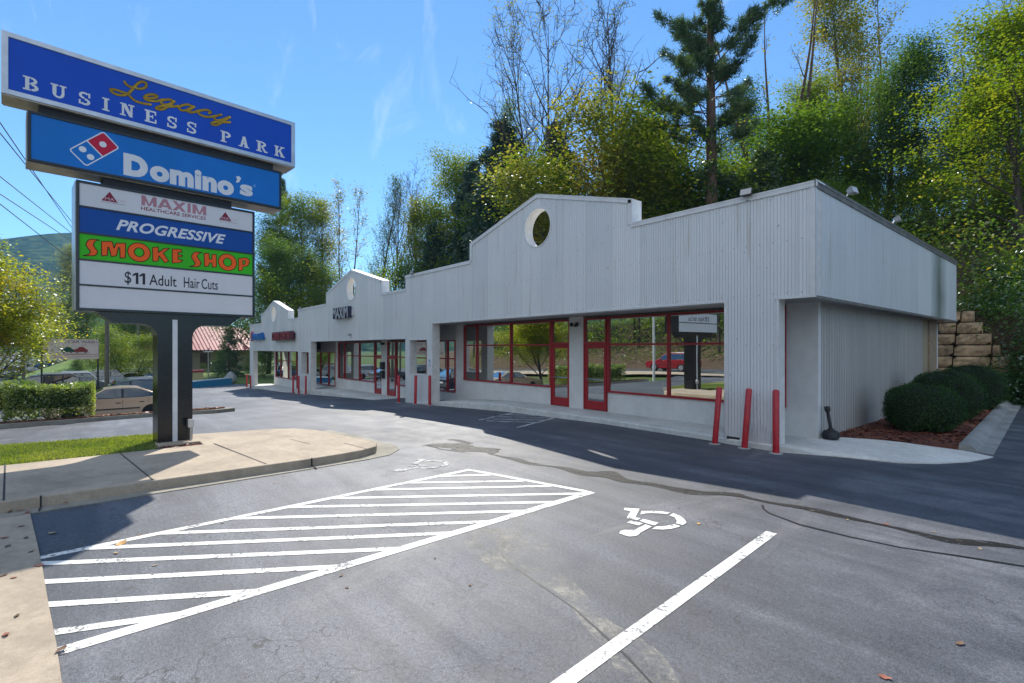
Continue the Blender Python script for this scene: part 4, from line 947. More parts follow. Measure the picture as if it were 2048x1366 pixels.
SMK = [[[(-1.236,4.257),(-1.29,4.249),(-1.324,4.207),(-1.34,4.152),(-1.317,4.094),(-1.276,4.039),(-1.273,4.009),(-1.297,3.957),(-1.337,3.933),(-1.503,3.914),(-1.417,3.95),(-1.384,3.998),(-1.4,4.039),(-1.437,4.095),(-1.453,4.14),(-1.434,4.208),(-1.397,4.252),(-1.303,4.267)]],
 [[(-1.215,4.241),(-1.046,4.263),(-1.014,4.129),(-.986,4.24),(-.826,4.26),(-.833,3.96),(-.919,3.94),(-.926,4.16),(-.944,4.157),(-.979,3.982),(-1.06,3.953),(-1.101,4.143),(-1.115,4.137),(-1.122,3.972),(-1.215,3.946)]],
 [ell((-.603,4.103), .192, .196), ell((-.603,4.103), .082, .092)],
 [[(-.375,4.239),(-.271,4.263),(-.271,4.141),(-.165,4.25),(-.07,4.264),(-.181,4.144),(-.082,3.977),(-.157,3.939),(-.259,4.077),(-.271,3.963),(-.368,3.941)]],
 [[(-.022,4.253),(.144,4.272),(.161,4.206),(.087,4.201),(.087,4.138),(.128,4.144),(.177,4.141),(.128,4.095),(.087,4.109),(.087,4.042),(.181,4.039),(.128,3.98),(-.022,3.947)]],
 [[(.558,4.251),(.506,4.244),(.472,4.209),(.454,4.158),(.48,4.102),(.519,4.047),(.528,4.009),(.497,3.946),(.454,3.921),(.294,3.909),(.378,3.942),(.412,3.995),(.386,4.041),(.352,4.095),(.34,4.143),(.369,4.215),(.412,4.25),(.489,4.259)]],
 [[(.584,4.244),(.685,4.258),(.693,4.124),(.742,4.13),(.742,4.241),(.831,4.253),(.836,3.965),(.751,3.946),(.742,4.05),(.693,4.039),(.68,3.967),(.593,3.942)]],
 [ell((1.066,4.1), .193, .195), ell((1.066,4.1), .086, .097)],
 [[(1.297,4.222),(1.465,4.259),(1.534,4.226),(1.543,4.153),(1.504,4.069),(1.398,4.031),(1.388,3.957),(1.302,3.921)], [(1.393,4.176),(1.436,4.192),(1.446,4.131),(1.417,4.085),(1.393,4.082)]]]
mb = MB(); mo = MB()
for g in SMK:
    mb.prism(g, sf(-.0145), 0)
    for l in g: mo.ribbon(l, .017, sf(-.0138), closed=True)
mb.build("lettering", plastic("orange_letters", (.95, .12, .008)), ten); mo.build("lettering_outline", plastic("dark_red_edge", (.06, .012, .004)), ten)
mb = MB()
for a in (-.66, -.545):
    mb.prism([bx(a, a+.045, 3.435, 3.672)], P0, 0); mb.prism([[(a, 3.672), (a-.055, 3.625), (a-.055, 3.59), (a, 3.62)]], P0, 0)
for s_, a, b in (("$", -.845, -.735), ("Adult", -.43, .06), ("Hair", .195, .50), ("Cuts", .535, .865)):
    z0 = 3.435; text_on(mb, s_, a, b, z0 - (.03 if s_[0] == '$' else 0), 3.665 + (.02 if s_[0] == '$' else 0), P0, bold=.008)
mb.build("lettering", plastic("black_letters", (.03, .03, .04)), ten)
# arched head and post
head = [(-1.30,2.84),(-1.02,2.62),(-.55,2.615)] + [(-.55 + .28*sin(R(t)), 2.335 + .28*cos(R(t))) for t in range(0, 91, 10)]
head += [(-.27, 1.6),(-.27,-.1),(.377,-.1),(.377,1.6)] + [(.657 - .28*sin(R(t)), 2.335 + .28*cos(R(t))) for t in range(90, -1, -10)] + [(1.06,2.613),(1.10,2.615),(1.38,2.84)]
mb = MB(); mb.prism([head], sf(-.09), .52)
post = mb.build("post", M['black'], pyl, fixn=True, bevel=.01)
mb = MB(); plate(mb, .0, .092, -.05, 2.72, -.086, .012); mb.build("white_stripe", M['metal_white'], post)
mb = MB(); plate(mb, -.272, .379, 2.045, 2.052, -.088, .525); mb.build("sheet_seam", M['dark_steel'], post)
# meter box on a conduit at the foot of the post
bb = C0 + DR*.30 + NF*.10
mbx = thing("electric_box", "small grey electric box on a conduit at the foot of the black post", "utility box", (bb.x, bb.y, .07))
mb = MB(); mb.prism([rr_poly((.30, .44), .115, .17, .015, 0)], sf(.14), .09); mb.build("box", M['galv'], mbx, fixn=True)
mb = MB(); mb.tube([(bb.x, bb.y, .05), (bb.x, bb.y, .37)], .02, 8); mb.build("conduit", M['galv'], mbx)
mb = MB(); mb.prism([rr_poly((.27, .45), .09, .17, .015, 0)], sf(.045), .03); mb.build("back_plate", M['black_matt'], mbx, fixn=True)

# ---------------------------------------------------------------- signs fixed to the shop front
def wall_sign(name, label, x0, x1, z0, z1, items, cab):
    t = thing(name, label, "sign", ((x0+x1)/2, FY, z0))
    if cab:
        b = MB(); b.box(x0, x1, FY-.30, FY-.14, z0, z1); b.build("raceway_box", cab, t)
        b = MB(); b.box(x0+.2, x1-.2, FY-.14, FY, z0+.1, z1-.1); b.build("mounting_frame", M['black_matt'], t)
    return t
def letters3d(parent, s, x0, x1, z0, z1, y, depth, mface, mside, **kw):
    v, f = text_mesh(s, **kw); a, b = v.min(0), v.max(0)
    P = [(x0 + (p[0]-a[0])/(b[0]-a[0])*(x1-x0), z0 + (p[1]-a[1])/(b[1]-a[1])*(z1-z0)) for p in v]; n = len(P)
    from collections import Counter
    e = Counter()
    for q in f:
        for i in range(len(q)): e[(q[i], q[(i+1) % len(q)])] += 1
    rim = [k for k in e if (k[1], k[0]) not in e]
    m1 = MB(); m1.add([(p[0], y - depth, p[1]) for p in P], f); m1.build("lettering", mface, parent)
    m2 = MB(); m2.add([(p[0], y - depth, p[1]) for p in P] + [(p[0], y, p[1]) for p in P], [(b_, a_, a_+n, b_+n) for a_, b_ in rim]); m2.build("letter_sides", mside, parent)
navy = mat("navy_letter", (.02, .025, .06), .4); grey_face = mat("letter_face", (.45, .45, .48), .4)
t = wall_sign("wall_sign", "dark channel letters reading MAXIM under the middle gable", -28.3, -25.9, 3.72, 4.38, None, None)
letters3d(t, "MAXIM", -28.3, -26.1, 3.74, 4.36, FY-.05, .22, grey_face, navy, bold=.02)
mb = MB(); mb.box(-28.4, -25.75, FY-.05, FY, 3.85, 4.2); mb.build("raceway", M['metal_white'], t)
blue_l = mat("blue_letter", (.01, .14, .45), .35)
t = wall_sign("wall_sign", "blue pizza shop letters with small domino tile at the far end of the shop front", -48.4, -43.6, 2.72, 3.56, None, None)
letters3d(t, "Domino's", -47.2, -43.9, 2.78, 3.36, FY-.05, .24, blue_l, blue_l, bold=.04)
mb = MB(); mb.prism([rr_poly((-47.85, 3.12), .62, .62, .05, R(45))], fx(FY-.2), .15); mb.build("logo_tile", mat("tile_red", (.4, .03, .08), .4), t, fixn=True)
mb = MB(); mb.box(-47.3, -43.7, FY-.05, FY, 2.9, 3.15); mb.build("raceway", M['metal_white'], t)
red_l = mat("red_letter", (.36, .012, .02), .4)
t = wall_sign("wall_sign", "dark cabinet with red letters reading COPIES CENTER under the farthest gable", -40.9, -35.9, 2.66, 3.28, None, mat("maroon_box", (.10, .012, .02), .5))
letters3d(t, "COPIES CENTER", -40.7, -36.1, 2.72, 3.22, FY-.30, .05, red_l, navy, bold=.03, spacing=1.05)
# parking plaque on the pilaster
t = thing("parking_plaque", "small white accessible parking plaque on the pilaster between the first two shops", "sign", (-17.99, FY, 1.5))
mb = MB(); mb.box(-18.14, -17.84, FY-.012, FY-.002, 1.26, 1.72); mb.build("plate", mat("plaque_white", (.75, .76, .78), .4), t)
mb = MB(); f_ = fx(FY-.015)
mb.prism([circ(-18.0, 1.535, .055, 20), circ(-18.0, 1.535, .038, 20)], f_, 0); mb.prism([bx(-18.035, -18.005, 1.55, 1.66)], f_, 0); mb.prism([[(-18.03,1.6),(-17.95,1.6),(-17.92,1.5),(-17.95,1.5),(-17.975,1.57),(-18.03,1.57)]], fx(FY-.0155), 0)
for k, s_ in enumerate(("VAN", "ACCESSIBLE")): text_on(mb, s_, -18.1, -17.88, 1.40 - k*.075, 1.45 - k*.075, lambda a, b: (a, FY-.015, b))
mb.build("lettering", mat("plaque_blue", (.02, .08, .3), .5), t)
t = thing("mail_box", "black two part mail box on the post between the middle shop doors", "mail box", (-25.4, SY-.06, .4))
for z in (.45, .93):
    mb = MB(); mb.box(-25.58, -25.26, SY-.24, SY-.062, z, z+.40); mb.build("box", M['black_matt'], t, bevel=.02)
for x, zz, lb in ((-11.2, 2.84, "small dark two headed lamp on the pillar between the nearest shop doors"), (-25.4, 2.3, "small dark lamp on the post between the middle shop doors")):
    t = thing("wall_lamp", lb, "lamp", (x, SY-.06, zz))
    mb = MB(); mb.box(x-.04, x+.04, SY-.10, SY-.062, zz-.04, zz+.04); mb.build("back_plate", M['black_matt'], t)
    for s in (-1, 1):
        mb = MB(); mb.lathe([(.02, 0), (.055, .03), (.05, .12), (.02, .14)], (x + s*.12, SY-.16, zz-.04), 10); mb.tube([(x, SY-.1, zz), (x + s*.12, SY-.16, zz+.02)], .012, 6); mb.build("lamp_head", M['black_matt'], t)
t = thing("camera_dome", "small round fixture on the middle shop fascia below the channel letters", "fixture", (-26.3, FY-.05, 2.83))
mb = MB(); mb.lathe([(.0,.0),(.09,.02),(.10,.08),(.03,.14)], (-26.3, FY-.09, 2.76), 12); mb.build("dome", M['galv'], t)
mb = MB(); mb.box(-26.35, -26.25, FY-.05, FY, 2.80, 2.9); mb.build("bracket", M['galv'], t)

# ---------------------------------------------------------------- bollards
def bollard(x, y, h, lean, r, label):
    z = lot_z(x, y); t = thing("bollard", label, "bollard", (x, y, z), "red steel bollards in front of the shops")
    n = MB(); top_ = Vector((x + lean[0], y + lean[1], z + h))
    b0 = Vector((x, y, z - .05)); d = (top_ - b0).normalized()
    n.tube([b0, top_ - d*.03, top_ - d*.012, top_], [r, r, r*.8, r*.3], 16); n.build("pipe", M['red_bollard'], t, smooth=40)
    n = MB(); n.lathe([(r*2.1, -.01), (r*2.0, .012), (r*1.05, .018)], (x, y, z), 14); n.build("footing", M['concrete_grey'], t)
bollard(-5.5, 10.40, 1.25, (.10, 0.02), .062, "red bollard leaning right at the left edge of the corner column")
bollard(-4.86, 10.42, 1.26, (.09, 0.02), .062, "red bollard leaning right in front of the middle of the corner column")
bollard(-4.22, 10.40, 1.27, (.0, 0), .064, "upright red bollard at the right edge of the corner column")
bollard(-17.6, 10.40, 1.22, (.0, 0), .062, "red bollard by the white plaque on the pilaster with the square opening")
bollard(-18.75, 10.38, 1.22, (.04, 0), .062, "red bollard under the square opening beside the middle shop")
bollard(-20.25, 10.38, 1.22, (0, 0), .062, "red bollard at the right edge of the middle shop front opening")
bollard(-32.95, 10.36, 1.2, (0, 0), .062, "red bollard at the left edge of the middle shop front opening")
bollard(-34.4, 10.36, 1.2, (0, 0), .062, "red bollard under the far square opening beside the last shop")
bollard(-35.6, 10.36, 1.2, (0, 0), .062, "red bollard at the right edge of the last shop front opening")
bollard(-47.9, 10.40, 1.15, (0, 0), .062, "red bollard in front of the column at the far end of the shops")
bollard(-49.8, 10.5, 1.2, (0, 0), .062, "farthest red bollard just past the end of the shops")

# cigarette post
t = thing("ash_post", "black smokers post with a bell shaped base at the building corner", "ash bin", (-3.86, 12.33, .12))
mb = MB(); mb.lathe([(.15,0),(.165,.03),(.165,.10),(.14,.16),(.06,.20),(.05,.23)], (-3.86, 12.33, .12), 20); mb.build("base", M['black_matt'], t, smooth=40)
mb = MB(); mb.tube([(-3.86,12.33,.33), (-3.92,12.33,.72)], .035, 12); mb.build("neck", M['black_matt'], t, smooth=40)
mb = MB(); mb.tube([(-3.915,12.33,.70), (-3.922,12.33,.735), (-3.932,12.33,.80), (-3.935,12.33,.82)], [.045,.058,.058,.045], 12); mb.build("cap", M['black_matt'], t, smooth=40)

# retaining wall of big split blocks
t = thing("retaining_wall", "tan stone block retaining wall behind the building", "wall", (-10, 26.9, 0))
M['block'] = mat("split_block", (.50, .35, .21), .9, var=.55, vscale=2.2, bmp=1., bscale=7)
rr = random.Random(12)
jm = MB(); jm.box(-26, -4.3, 26.72, 27.3, -.4, 3.0); jm.build("wall_core", M['joint'], t)
mb = MB(); z = -.05; row = 0
while z < 3.3:
    x = -26 - (row % 2)*.55
    xe = -2.35 - max(0, row - 3)*.25
    while x < xe:
        w = rr.choice((1.12, 1.12, 1.12, .6)); x1 = min(x + w, xe)
        y = 26.58 + row*.025; j = lambda a: a + rr.uniform(-.02, .02)
        if x1 - x > .2:
            g = .022
            a0, a1, c0, c1 = x + g, x1 - g, z + g, z + .455 - g
            N_ = 4; vs = []
            for q in range(N_+1):
                for p in range(N_*2+1):
                    u, v = p/(N_*2), q/N_; edge = min(u, 1-u, v, 1-v)
                    vs.append((a0 + (a1-a0)*u, y - (.0 if edge == 0 else .035 + rr.uniform(-.03, .035)), c0 + (c1-c0)*v))
            n_ = N_*2+1
            fs = [(q*n_+p, q*n_+p+1, (q+1)*n_+p+1, (q+1)*n_+p) for q in range(N_) for p in range(N_*2)]
            mb.add(vs, fs); mb.box(a0, a1, y, y + .3, c0, c1)
        x = x1
    z += .455; row += 1
mb.build("blocks", M['block'], t)
# ---------------------------------------------------------------- trees
LEAF = {
 'green': leaf_mat("leaf_green", [(.045,.11,.02), (.08,.16,.026), (.13,.22,.03), (.18,.24,.035)], .42, .025),
 'dark': leaf_mat("leaf_dark", [(.035,.085,.024), (.055,.12,.028), (.09,.16,.034), (.12,.17,.035)], .40, .025),
 'yellow': leaf_mat("leaf_yellow_green", [(.06,.13,.014), (.12,.20,.016), (.22,.26,.02), (.25,.25,.025)], .46, .025),
 'maple': leaf_mat("leaf_maple", [(.12,.20,.015), (.24,.30,.02), (.38,.36,.025), (.50,.34,.03)], .55),
 'olive': leaf_mat("leaf_olive", [(0.071,0.101,0.024), (0.143,0.172,0.032), (0.265,0.244,0.045), (0.406,0.265,0.060)], .52),
 'silver': leaf_mat("leaf_silver", [(0.101,0.183,0.081), (0.203,0.304,0.162), (0.528,0.600,0.447), (0.600,0.600,0.600)], .35, .12),
 'rust': leaf_mat("leaf_rust", [(0.122,0.101,0.031), (0.265,0.183,0.041), (0.406,0.203,0.050)], .52),
 'needle': leaf_mat("pine_needle", [(.035,.075,.024), (.06,.11,.03), (.11,.17,.05)], .30, .06),
 'hemlock': leaf_mat("dark_needle", [(0.017,0.049,0.028), (0.028,0.073,0.041), (0.050,0.105,0.053)], .15, .06),
 'ivy': leaf_mat("ivy_leaf", [(0.024,0.071,0.020), (0.060,0.143,0.024), (0.183,0.284,0.031)], .4, .10),
 'box': leaf_mat("boxwood_leaf", [(.020,.055,.018), (.034,.088,.024), (.05,.11,.03)], .25, .02),
 'hedge': leaf_mat("hedge_leaf", [(.07,.14,.03), (.14,.22,.05), (.24,.30,.08), (.30,.25,.10)], .45, .07)}

def rand_unit(r):
    z = r.uniform(-1, 1); a = r.uniform(0, 2*pi); q = math.sqrt(1 - z*z); return Vector((q*cos(a), q*sin(a), z))
class Leaves:
    def __init__(s, seed): s.r = np.random.default_rng(seed); s.c = []; s.n = []
    def cluster(s, c, n, sig, size):
        p = s.r.normal(0, 1, (n, 3)) * np.array(sig if hasattr(sig, '__len__') else (sig, sig, sig*.8)) + np.array(c)
        s.c.append(np.c_[p, np.full(n, size)])
    def build(s, name, m, parent, aspect=.62, flat=.35):
        C = np.concatenate(s.c); n = len(C); r = s.r
        nz = r.normal(0, 1, (n, 3)); nz[:, 2] += flat * np.sign(nz[:, 2]) * 2; nz /= np.linalg.norm(nz, axis=1)[:, None]
        t = np.cross(nz, r.normal(0, 1, (n, 3))); t /= np.linalg.norm(t, axis=1)[:, None] + 1e-9
        b = np.cross(nz, t); L_ = (C[:, 3] * r.uniform(.6, 1.35, n))[:, None] * .5; W_ = L_ * aspect
        V = np.empty((n, 4, 3)); P = C[:, :3]
        V[:, 0] = P - t*L_; V[:, 1] = P + b*W_ - t*L_*.1 + nz*L_*.16; V[:, 2] = P + t*L_; V[:, 3] = P - b*W_ - t*L_*.1 + nz*L_*.16
        me = bpy.data.meshes.new(name); me.vertices.add(n*4); me.vertices.foreach_set('co', V.ravel())
        me.loops.add(n*4); me.loops.foreach_set('vertex_index', np.arange(n*4)); me.polygons.add(n)
        me.polygons.foreach_set('loop_start', np.arange(0, n*4, 4)); me.polygons.foreach_set('loop_total', np.full(n, 4))
        me.update(); me.materials.append(m); me.validate()
        o = bpy.data.objects.new(name, me); COL.objects.link(o); o.parent = parent; return o

def wander(r, p, d, L_, seg, wob, up=0.):
    pts = [p.copy()]; d = d.normalized()
    for i in range(seg):
        d = (d + rand_unit(r)*wob + Vector((0,0,up))).normalized(); pts.append(pts[-1] + d*L_/seg)
    return pts, d
def sg_(s_, k): return tuple(v*k for v in s_) if hasattr(s_, '__len__') else s_*k
def broadleaf(name, seed, H, trunk_r, first, n_main, spread, leafm, bark, per=26, sig=.42, size=.17, sub=5, up=.10, stems=1, twigs=0, keep=1., crown_low=None, lean=.1, thick=1.):
    """tapered trunk(s), limbs, sub-limbs and a crown of leaf clumps"""
    r = random.Random(seed); t = local(name, None, "tree"); wood = MB(); lv = Leaves(seed)
    for s in range(stems):
        a0 = r.uniform(0, 2*pi); d0 = Vector((cos(a0)*lean*(1 + (stems > 1)*.9), sin(a0)*lean*(1 + (stems > 1)*.9), 1))
        tp, td = wander(r, Vector((cos(a0)*.12*(stems > 1), sin(a0)*.12*(stems > 1), -.4)), d0, H*.93 + .4, 12, .05, .04)
        rad = [trunk_r*(1 - .93*(i/12))*(1.35 if i == 0 else 1)/(1 if stems == 1 else 1.25) for i in range(13)]
        wood.tube(tp, rad, 8)
        for k in range(n_main // stems):
            u = first + (1 - first)*((k + r.random())/(n_main//stems)); u = min(u, .985); i = min(11, int(u*12)); p = tp[i].lerp(tp[i+1], u*12 - i)
            az = k*2.4 + r.uniform(-.5, .5) + s*1.3; el_ = R(r.uniform(18, 50)) + u*.5
            L_ = spread*(1.12 - .72*max(0, (u-first)/(1-first)))*r.uniform(.65, 1.15)
            d = Vector((cos(az)*cos(el_), sin(az)*cos(el_), sin(el_)))
            bp, bd = wander(r, p, d, L_, 6, .16, up)
            br = max(.012, rad[i]*.42)*thick; wood.tube(bp, [br*(1-.85*q/6) for q in range(7)], 5, False)
            for j in range(sub):
                v = .3 + .7*(j + r.random())/sub; ii = min(5, int(v*6)); q = bp[ii].lerp(bp[ii+1], v*6 - ii)
                sd = (bd + rand_unit(r)*.95 + Vector((0,0,.18))).normalized(); sl = L_*.40*r.uniform(.6, 1.2)
                sp, _ = wander(r, q, sd, sl, 4, .22, up*.6)
                wood.tube(sp, [max(.007*thick, br*.42*(1-.75*w/4)) for w in range(5)], 4, False)
                for w in range(twigs):
                    tq = sp[1 + w % 4]; tt, _ = wander(r, tq, rand_unit(r) + Vector((0,0,.5)), sl*.5, 3, .25, .1); wood.tube(tt, [.009*thick, .008*thick, .006*thick, .004*thick], 3, False)
                    if r.random() < keep*.5: lv.cluster(tt[-1], max(1, per//5), sg_(sig, .5), size)
                for w in (2, 3, 4):
                    if r.random() < keep: lv.cluster(sp[w], int(per*r.uniform(.5, 1.4)), sg_(sig, r.uniform(.7, 1.25)), size)
    wood.build("trunk", bark, t, smooth=True)
    if lv.c: lv.build("crown", leafm, t, flat=.8)
    return t
def conifer(name, seed, H, trunk_r, base, Lmax, leafm, bark, whorl=.75, nb=5, droop=-.02, tuft=16, nl=.26, nw=.030, dens=11, shape='pine', irregular=.35):
    r = random.Random(seed); t = local(name, None, "tree"); wood = MB(); R_ = np.random.default_rng(seed)
    wood.tube([(0,0,-.5), (0.03,0,H*.3), (-.05,.05,H*.6), (0,0,H)], [trunk_r*1.15, trunk_r*.85, trunk_r*.55, .02], 9)
    pts = []; z = H*base
    while z < H*.985:
        u = (z/H - base)/(1-base)
        if shape == 'pine': L_ = Lmax*(.75 + .5*u if u < .45 else 1.35*(1-u)**.8 + .15) * r.uniform(1-irregular, 1+irregular*.6)
        else: L_ = Lmax*(1-u)**.8 * r.uniform(.8, 1.15) + .25
        if shape == 'pine' and r.random() < .27: z += whorl*.8; continue
        side_ = r.uniform(0, 2*pi)
        for k in range(nb):
            if r.random() < (.16 if shape == 'pine' else .10): continue
            az = r.uniform(0, 2*pi); el_ = R(r.uniform(-4, 22) if shape == 'pine' else r.uniform(-18, 6)) + .5*u
            l = L_*r.uniform(.6, 1.1)*(1 + (.38*cos(az - side_) if shape == 'pine' else 0)); d = Vector((cos(az)*cos(el_), sin(az)*cos(el_), sin(el_)))
            bp, bd = wander(r, Vector((0, 0, z + r.uniform(-.2, .2))), d, l, 5, .09, .04 if shape == 'pine' else -.05)
            wood.tube(bp, [max(.01, trunk_r*.16*(1-u*.6))*(1-.8*q/5) for q in range(6)], 4, False)
            n = max(3, int(dens*l/Lmax*1.3))
            for j in range(n):
                v = .32 + .68*r.random(); i = min(4, int(v*5)); q = bp[i].lerp(bp[i+1], v*5-i)
                side = bd.cross(Vector((0,0,1))); 
                q = q + side*r.uniform(-1, 1)*l*.26*(1.15-v) + Vector((0,0,r.uniform(-.1,.16)))
                pts.append((q, bd + side*r.uniform(-.7,.7)))
        z += whorl*r.uniform(.75, 1.25)*(1 - .4*u)
    n = len(pts)*tuft; C = np.repeat(np.array([p[0][:] for p in pts]), tuft, 0); D = np.repeat(np.array([p[1][:] for p in pts]), tuft, 0)
    dirs = R_.normal(0, 1, (n, 3)) + D*.9 + np.array([0, 0, .25]); dirs /= np.linalg.norm(dirs, axis=1)[:, None]
    C = C + R_.normal(0, .10, (n, 3)); sd = np.cross(dirs, R_.normal(0, 1, (n, 3))); sd /= np.linalg.norm(sd, axis=1)[:, None]
    ln = nl*R_.uniform(.6, 1.25, n)[:, None]; V = np.empty((n, 3, 3)); V[:, 0] = C - sd*nw; V[:, 1] = C + sd*nw; V[:, 2] = C + dirs*ln
    me = bpy.data.meshes.new("crown"); me.vertices.add(n*3); me.vertices.foreach_set('co', V.ravel()); me.loops.add(n*3); me.loops.foreach_set('vertex_index', np.arange(n*3))
    me.polygons.add(n); me.polygons.foreach_set('loop_start', np.arange(0, n*3, 3)); me.polygons.foreach_set('loop_total', np.full(n, 3)); me.update(); me.materials.append(leafm); me.validate()
    wood.build("trunk", bark, t, smooth=True); o = bpy.data.objects.new("crown", me); COL.objects.link(o); o.parent = t
    return t
PROTO = {
 'dense': (broadleaf("broadleaf_tree", 11, 12, .20, .10, 26, 4.7, LEAF['green'], M['bark'], 112, (.60, .60, .26), .125, up=.05), 12),
 'dark': (broadleaf("broadleaf_tree", 12, 13, .22, .10, 28, 4.9, LEAF['dark'], M['bark'], 108, (.62, .62, .28), .13, up=.05), 13),
 'yellow': (broadleaf("broadleaf_tree", 13, 11, .17, .10, 25, 4.4, LEAF['yellow'], M['bark'], 100, (.58, .58, .25), .125, up=.05), 11),
 'olive': (broadleaf("broadleaf_tree", 14, 15, .20, .22, 26, 3.3, LEAF['olive'], M['bark_grey'], 66, (.52, .52, .28), .12, up=.09), 15),
 'airy': (broadleaf("slender_tree", 15, 17, .19, .22, 28, 2.8, LEAF['green'], M['bark_grey'], 34, .40, .115, up=.22, twigs=2, keep=.7), 17),
 'airy2': (broadleaf("slender_tree", 25, 18, .20, .26, 28, 3.2, LEAF['olive'], M['bark_grey'], 16, .34, .17, up=.22, twigs=3, keep=.6, stems=2, lean=.06), 18),
 'bare': (broadleaf("bare_tree", 16, 19, .22, .38, 26, 5.6, LEAF['olive'], M['bark'], 2, .3, .13, up=.10, twigs=5, keep=.25, lean=.05, thick=1.7), 19),
 'bare2': (broadleaf("bare_tree", 17, 20, .22, .40, 36, 6.4, LEAF['olive'], M['bark'], 7, .34, .13, up=.10, twigs=5, keep=.5, stems=2, lean=.10, thick=1.6), 20),
 'vine': (broadleaf("vine_tree", 18, 17, .22, .30, 16, 2.2, LEAF['olive'], M['bark_pine'], 5, .3, .17, up=.28, twigs=3, keep=.30, stems=4, lean=.09), 17),
 'bush': (broadleaf("understory_tree", 19, 5.5, .07, .05, 22, 2.5, LEAF['yellow'], M['bark'], 70, .40, .10, sub=5, stems=2, lean=.2), 5.5),
 'bush_g': (broadleaf("understory_tree", 20, 5.5, .07, .05, 22, 2.6, LEAF['green'], M['bark'], 70, .40, .10, sub=5, stems=2, lean=.2), 5.5),
 'bush_o': (broadleaf("understory_tree", 21, 6, .07, .06, 22, 2.4, LEAF['olive'], M['bark'], 66, .40, .10, sub=5, stems=2, lean=.2), 6),
 'pine': (conifer("white_pine", 22, 27, .36, .24, 4.0, LEAF['needle'], M['bark_pine'], whorl=.85, nb=6, dens=30, tuft=26, nl=.36, nw=.024, irregular=.55), 27),
 'hemlock': (conifer("dark_pine", 23, 13, .24, .10, 3.4, LEAF['hemlock'], M['bark'], whorl=.45, nb=9, dens=20, tuft=18, nl=.24, nw=.035, shape='fir'), 13),
 'fir': (conifer("young_evergreen", 24, 6, .12, .05, 2.1, LEAF['needle'], M['bark'], whorl=.38, nb=7, dens=9, tuft=14, nl=.20, nw=.03, shape='fir'), 6)}
def eff(root):
    z = []
    for ch in root.children:
        v = np.empty(len(ch.data.vertices)*3); ch.data.vertices.foreach_get('co', v); z.append(np.percentile(v[2::3], 99.6))
    return max(z)
PROTO = {k: (v[0], eff(v[0])) for k, v in PROTO.items()}
used = set()
def plant(kind, px, f, top, label, rz=None, wide=1., group=None, sink=0.0, cat="tree"):
    proto, H = PROTO[kind]; x, y = at(px, f); zb = terrain(x, y) - sink; s = (z_at(top, f) - zb)/H
    rz = rng.uniform(0, 6.28) if rz is None else rz
    if kind in used: o = dup(proto, (x, y, zb), rz, (s*wide, s*wide, s), label)
    else: used.add(kind); o = proto; o.location = (x, y, zb); o.rotation_euler.z = rz; o.scale = (s*wide, s*wide, s); o['label'] = label
    o['group'] = group or "trees on the wooded slope"; o['category'] = cat
    return o
HILL = "trees on the slope behind the shops"
LEFTG = "trees beyond the far end of the shops"
plant('pine', 1422, 37, -260, "tall white pine with a straight brown trunk, ivy round its foot, above the shop roof", .4, 1.1, HILL)
plant('bare', 1262, 44, -40, "tall nearly leafless tree just left of the white pine", 2.2, .9, HILL)
plant('bare2', 1105, 48, 22, "tall twin stemmed tree with thin browning leaves above the large gable", .6, .95, HILL)
plant('bare2', 1185, 62, 120, "thin leafless tree between the twin stemmed tree and the tall bare tree", 2.9, .7, HILL)
plant('bare2', 1025, 62, 170, "smaller thinning tree left of the twin stemmed tree", 4.1, .7, HILL)
plant('bare', 1330, 66, 190, "faint bare tree half hidden behind the white pine", 1.1, .7, HILL)
plant('hemlock', 1010, 52, 248, "dark evergreen at the left of the pair behind the large gable", .3, 1.15, HILL)
plant('hemlock', 1112, 50, 252, "dark evergreen at the right of the pair behind the large gable", 1.9, 1.15, HILL)
plant('hemlock', 945, 60, 330, "dark narrow evergreen behind the left shoulder of the large gable", 2.9, .9, HILL)
plant('vine', 1555, 40, -70, "many stemmed bare tree hung with vines right of the white pine", .5, 1., HILL)
plant('yellow', 1625, 41, 150, "bright yellow green tree beside the vine hung tree", 1.0, .85, HILL)
plant('olive', 1700, 46, -90, "tall thin topped tree with two pale trunks behind the shop corner", 2.0, 1., HILL)
plant('airy2', 1745, 48, -60, "second tall thin topped tree standing close behind the shop corner", 4.0, .9, HILL)
plant('dark', 1860, 35, 60, "big dark green broadleaf tree above the side of the shops", .2, 1.15, HILL)
plant('dense', 1770, 37, 170, "mid green broadleaf tree between the shop corner and the big dark tree", 3.3, 1., HILL)
plant('dark', 1690, 42, 190, "dark leafy tree low behind the shop roof corner", 5.1, .9, HILL)
plant('dense', 1960, 36, 130, "leafy green tree between the big dark tree and the bright tree at the edge", 2.4, 1., HILL)
plant('bare2', 1990, 52, -60, "bare crowned tree showing above the leafy trees by the right edge", 1.4, 1., HILL)
plant('yellow', 2050, 24.5, -10, "bright yellow green tree at the right edge of the slope", .9, 1.15, HILL)
plant('bush_g', 1700, 31, 345, "green bush just behind the shop roof corner", 3., 1.3, HILL, cat="shrub")
plant('bush_o', 1930, 30.5, 380, "dull green bush between the flowering shrub and the bright tree at the edge", 3., 1.3, HILL, cat="shrub")
plant('bush_g', 1840, 32, 330, "dark leafy bush behind the silvery flowering shrub", 1.7, 1.3, HILL, cat="shrub")
plant('yellow', 1905, 38, 230, "yellow green tree showing between the dark broadleaf trees above the side roof", 4.7, 1.1, HILL)
plant('bush', 2030, 27, 330, "bright leafy bush at the right edge above the kerb end", 2.2, 1.2, HILL, cat="shrub")
plant('dense', 2010, 33, 250, "broad green tree standing low over the block wall", 3.9, 1.1, HILL)
plant('bush', 1985, 29.5, 440, "sunlit yellow green bush drooping over the block wall", 1., 1.2, HILL, cat="shrub")
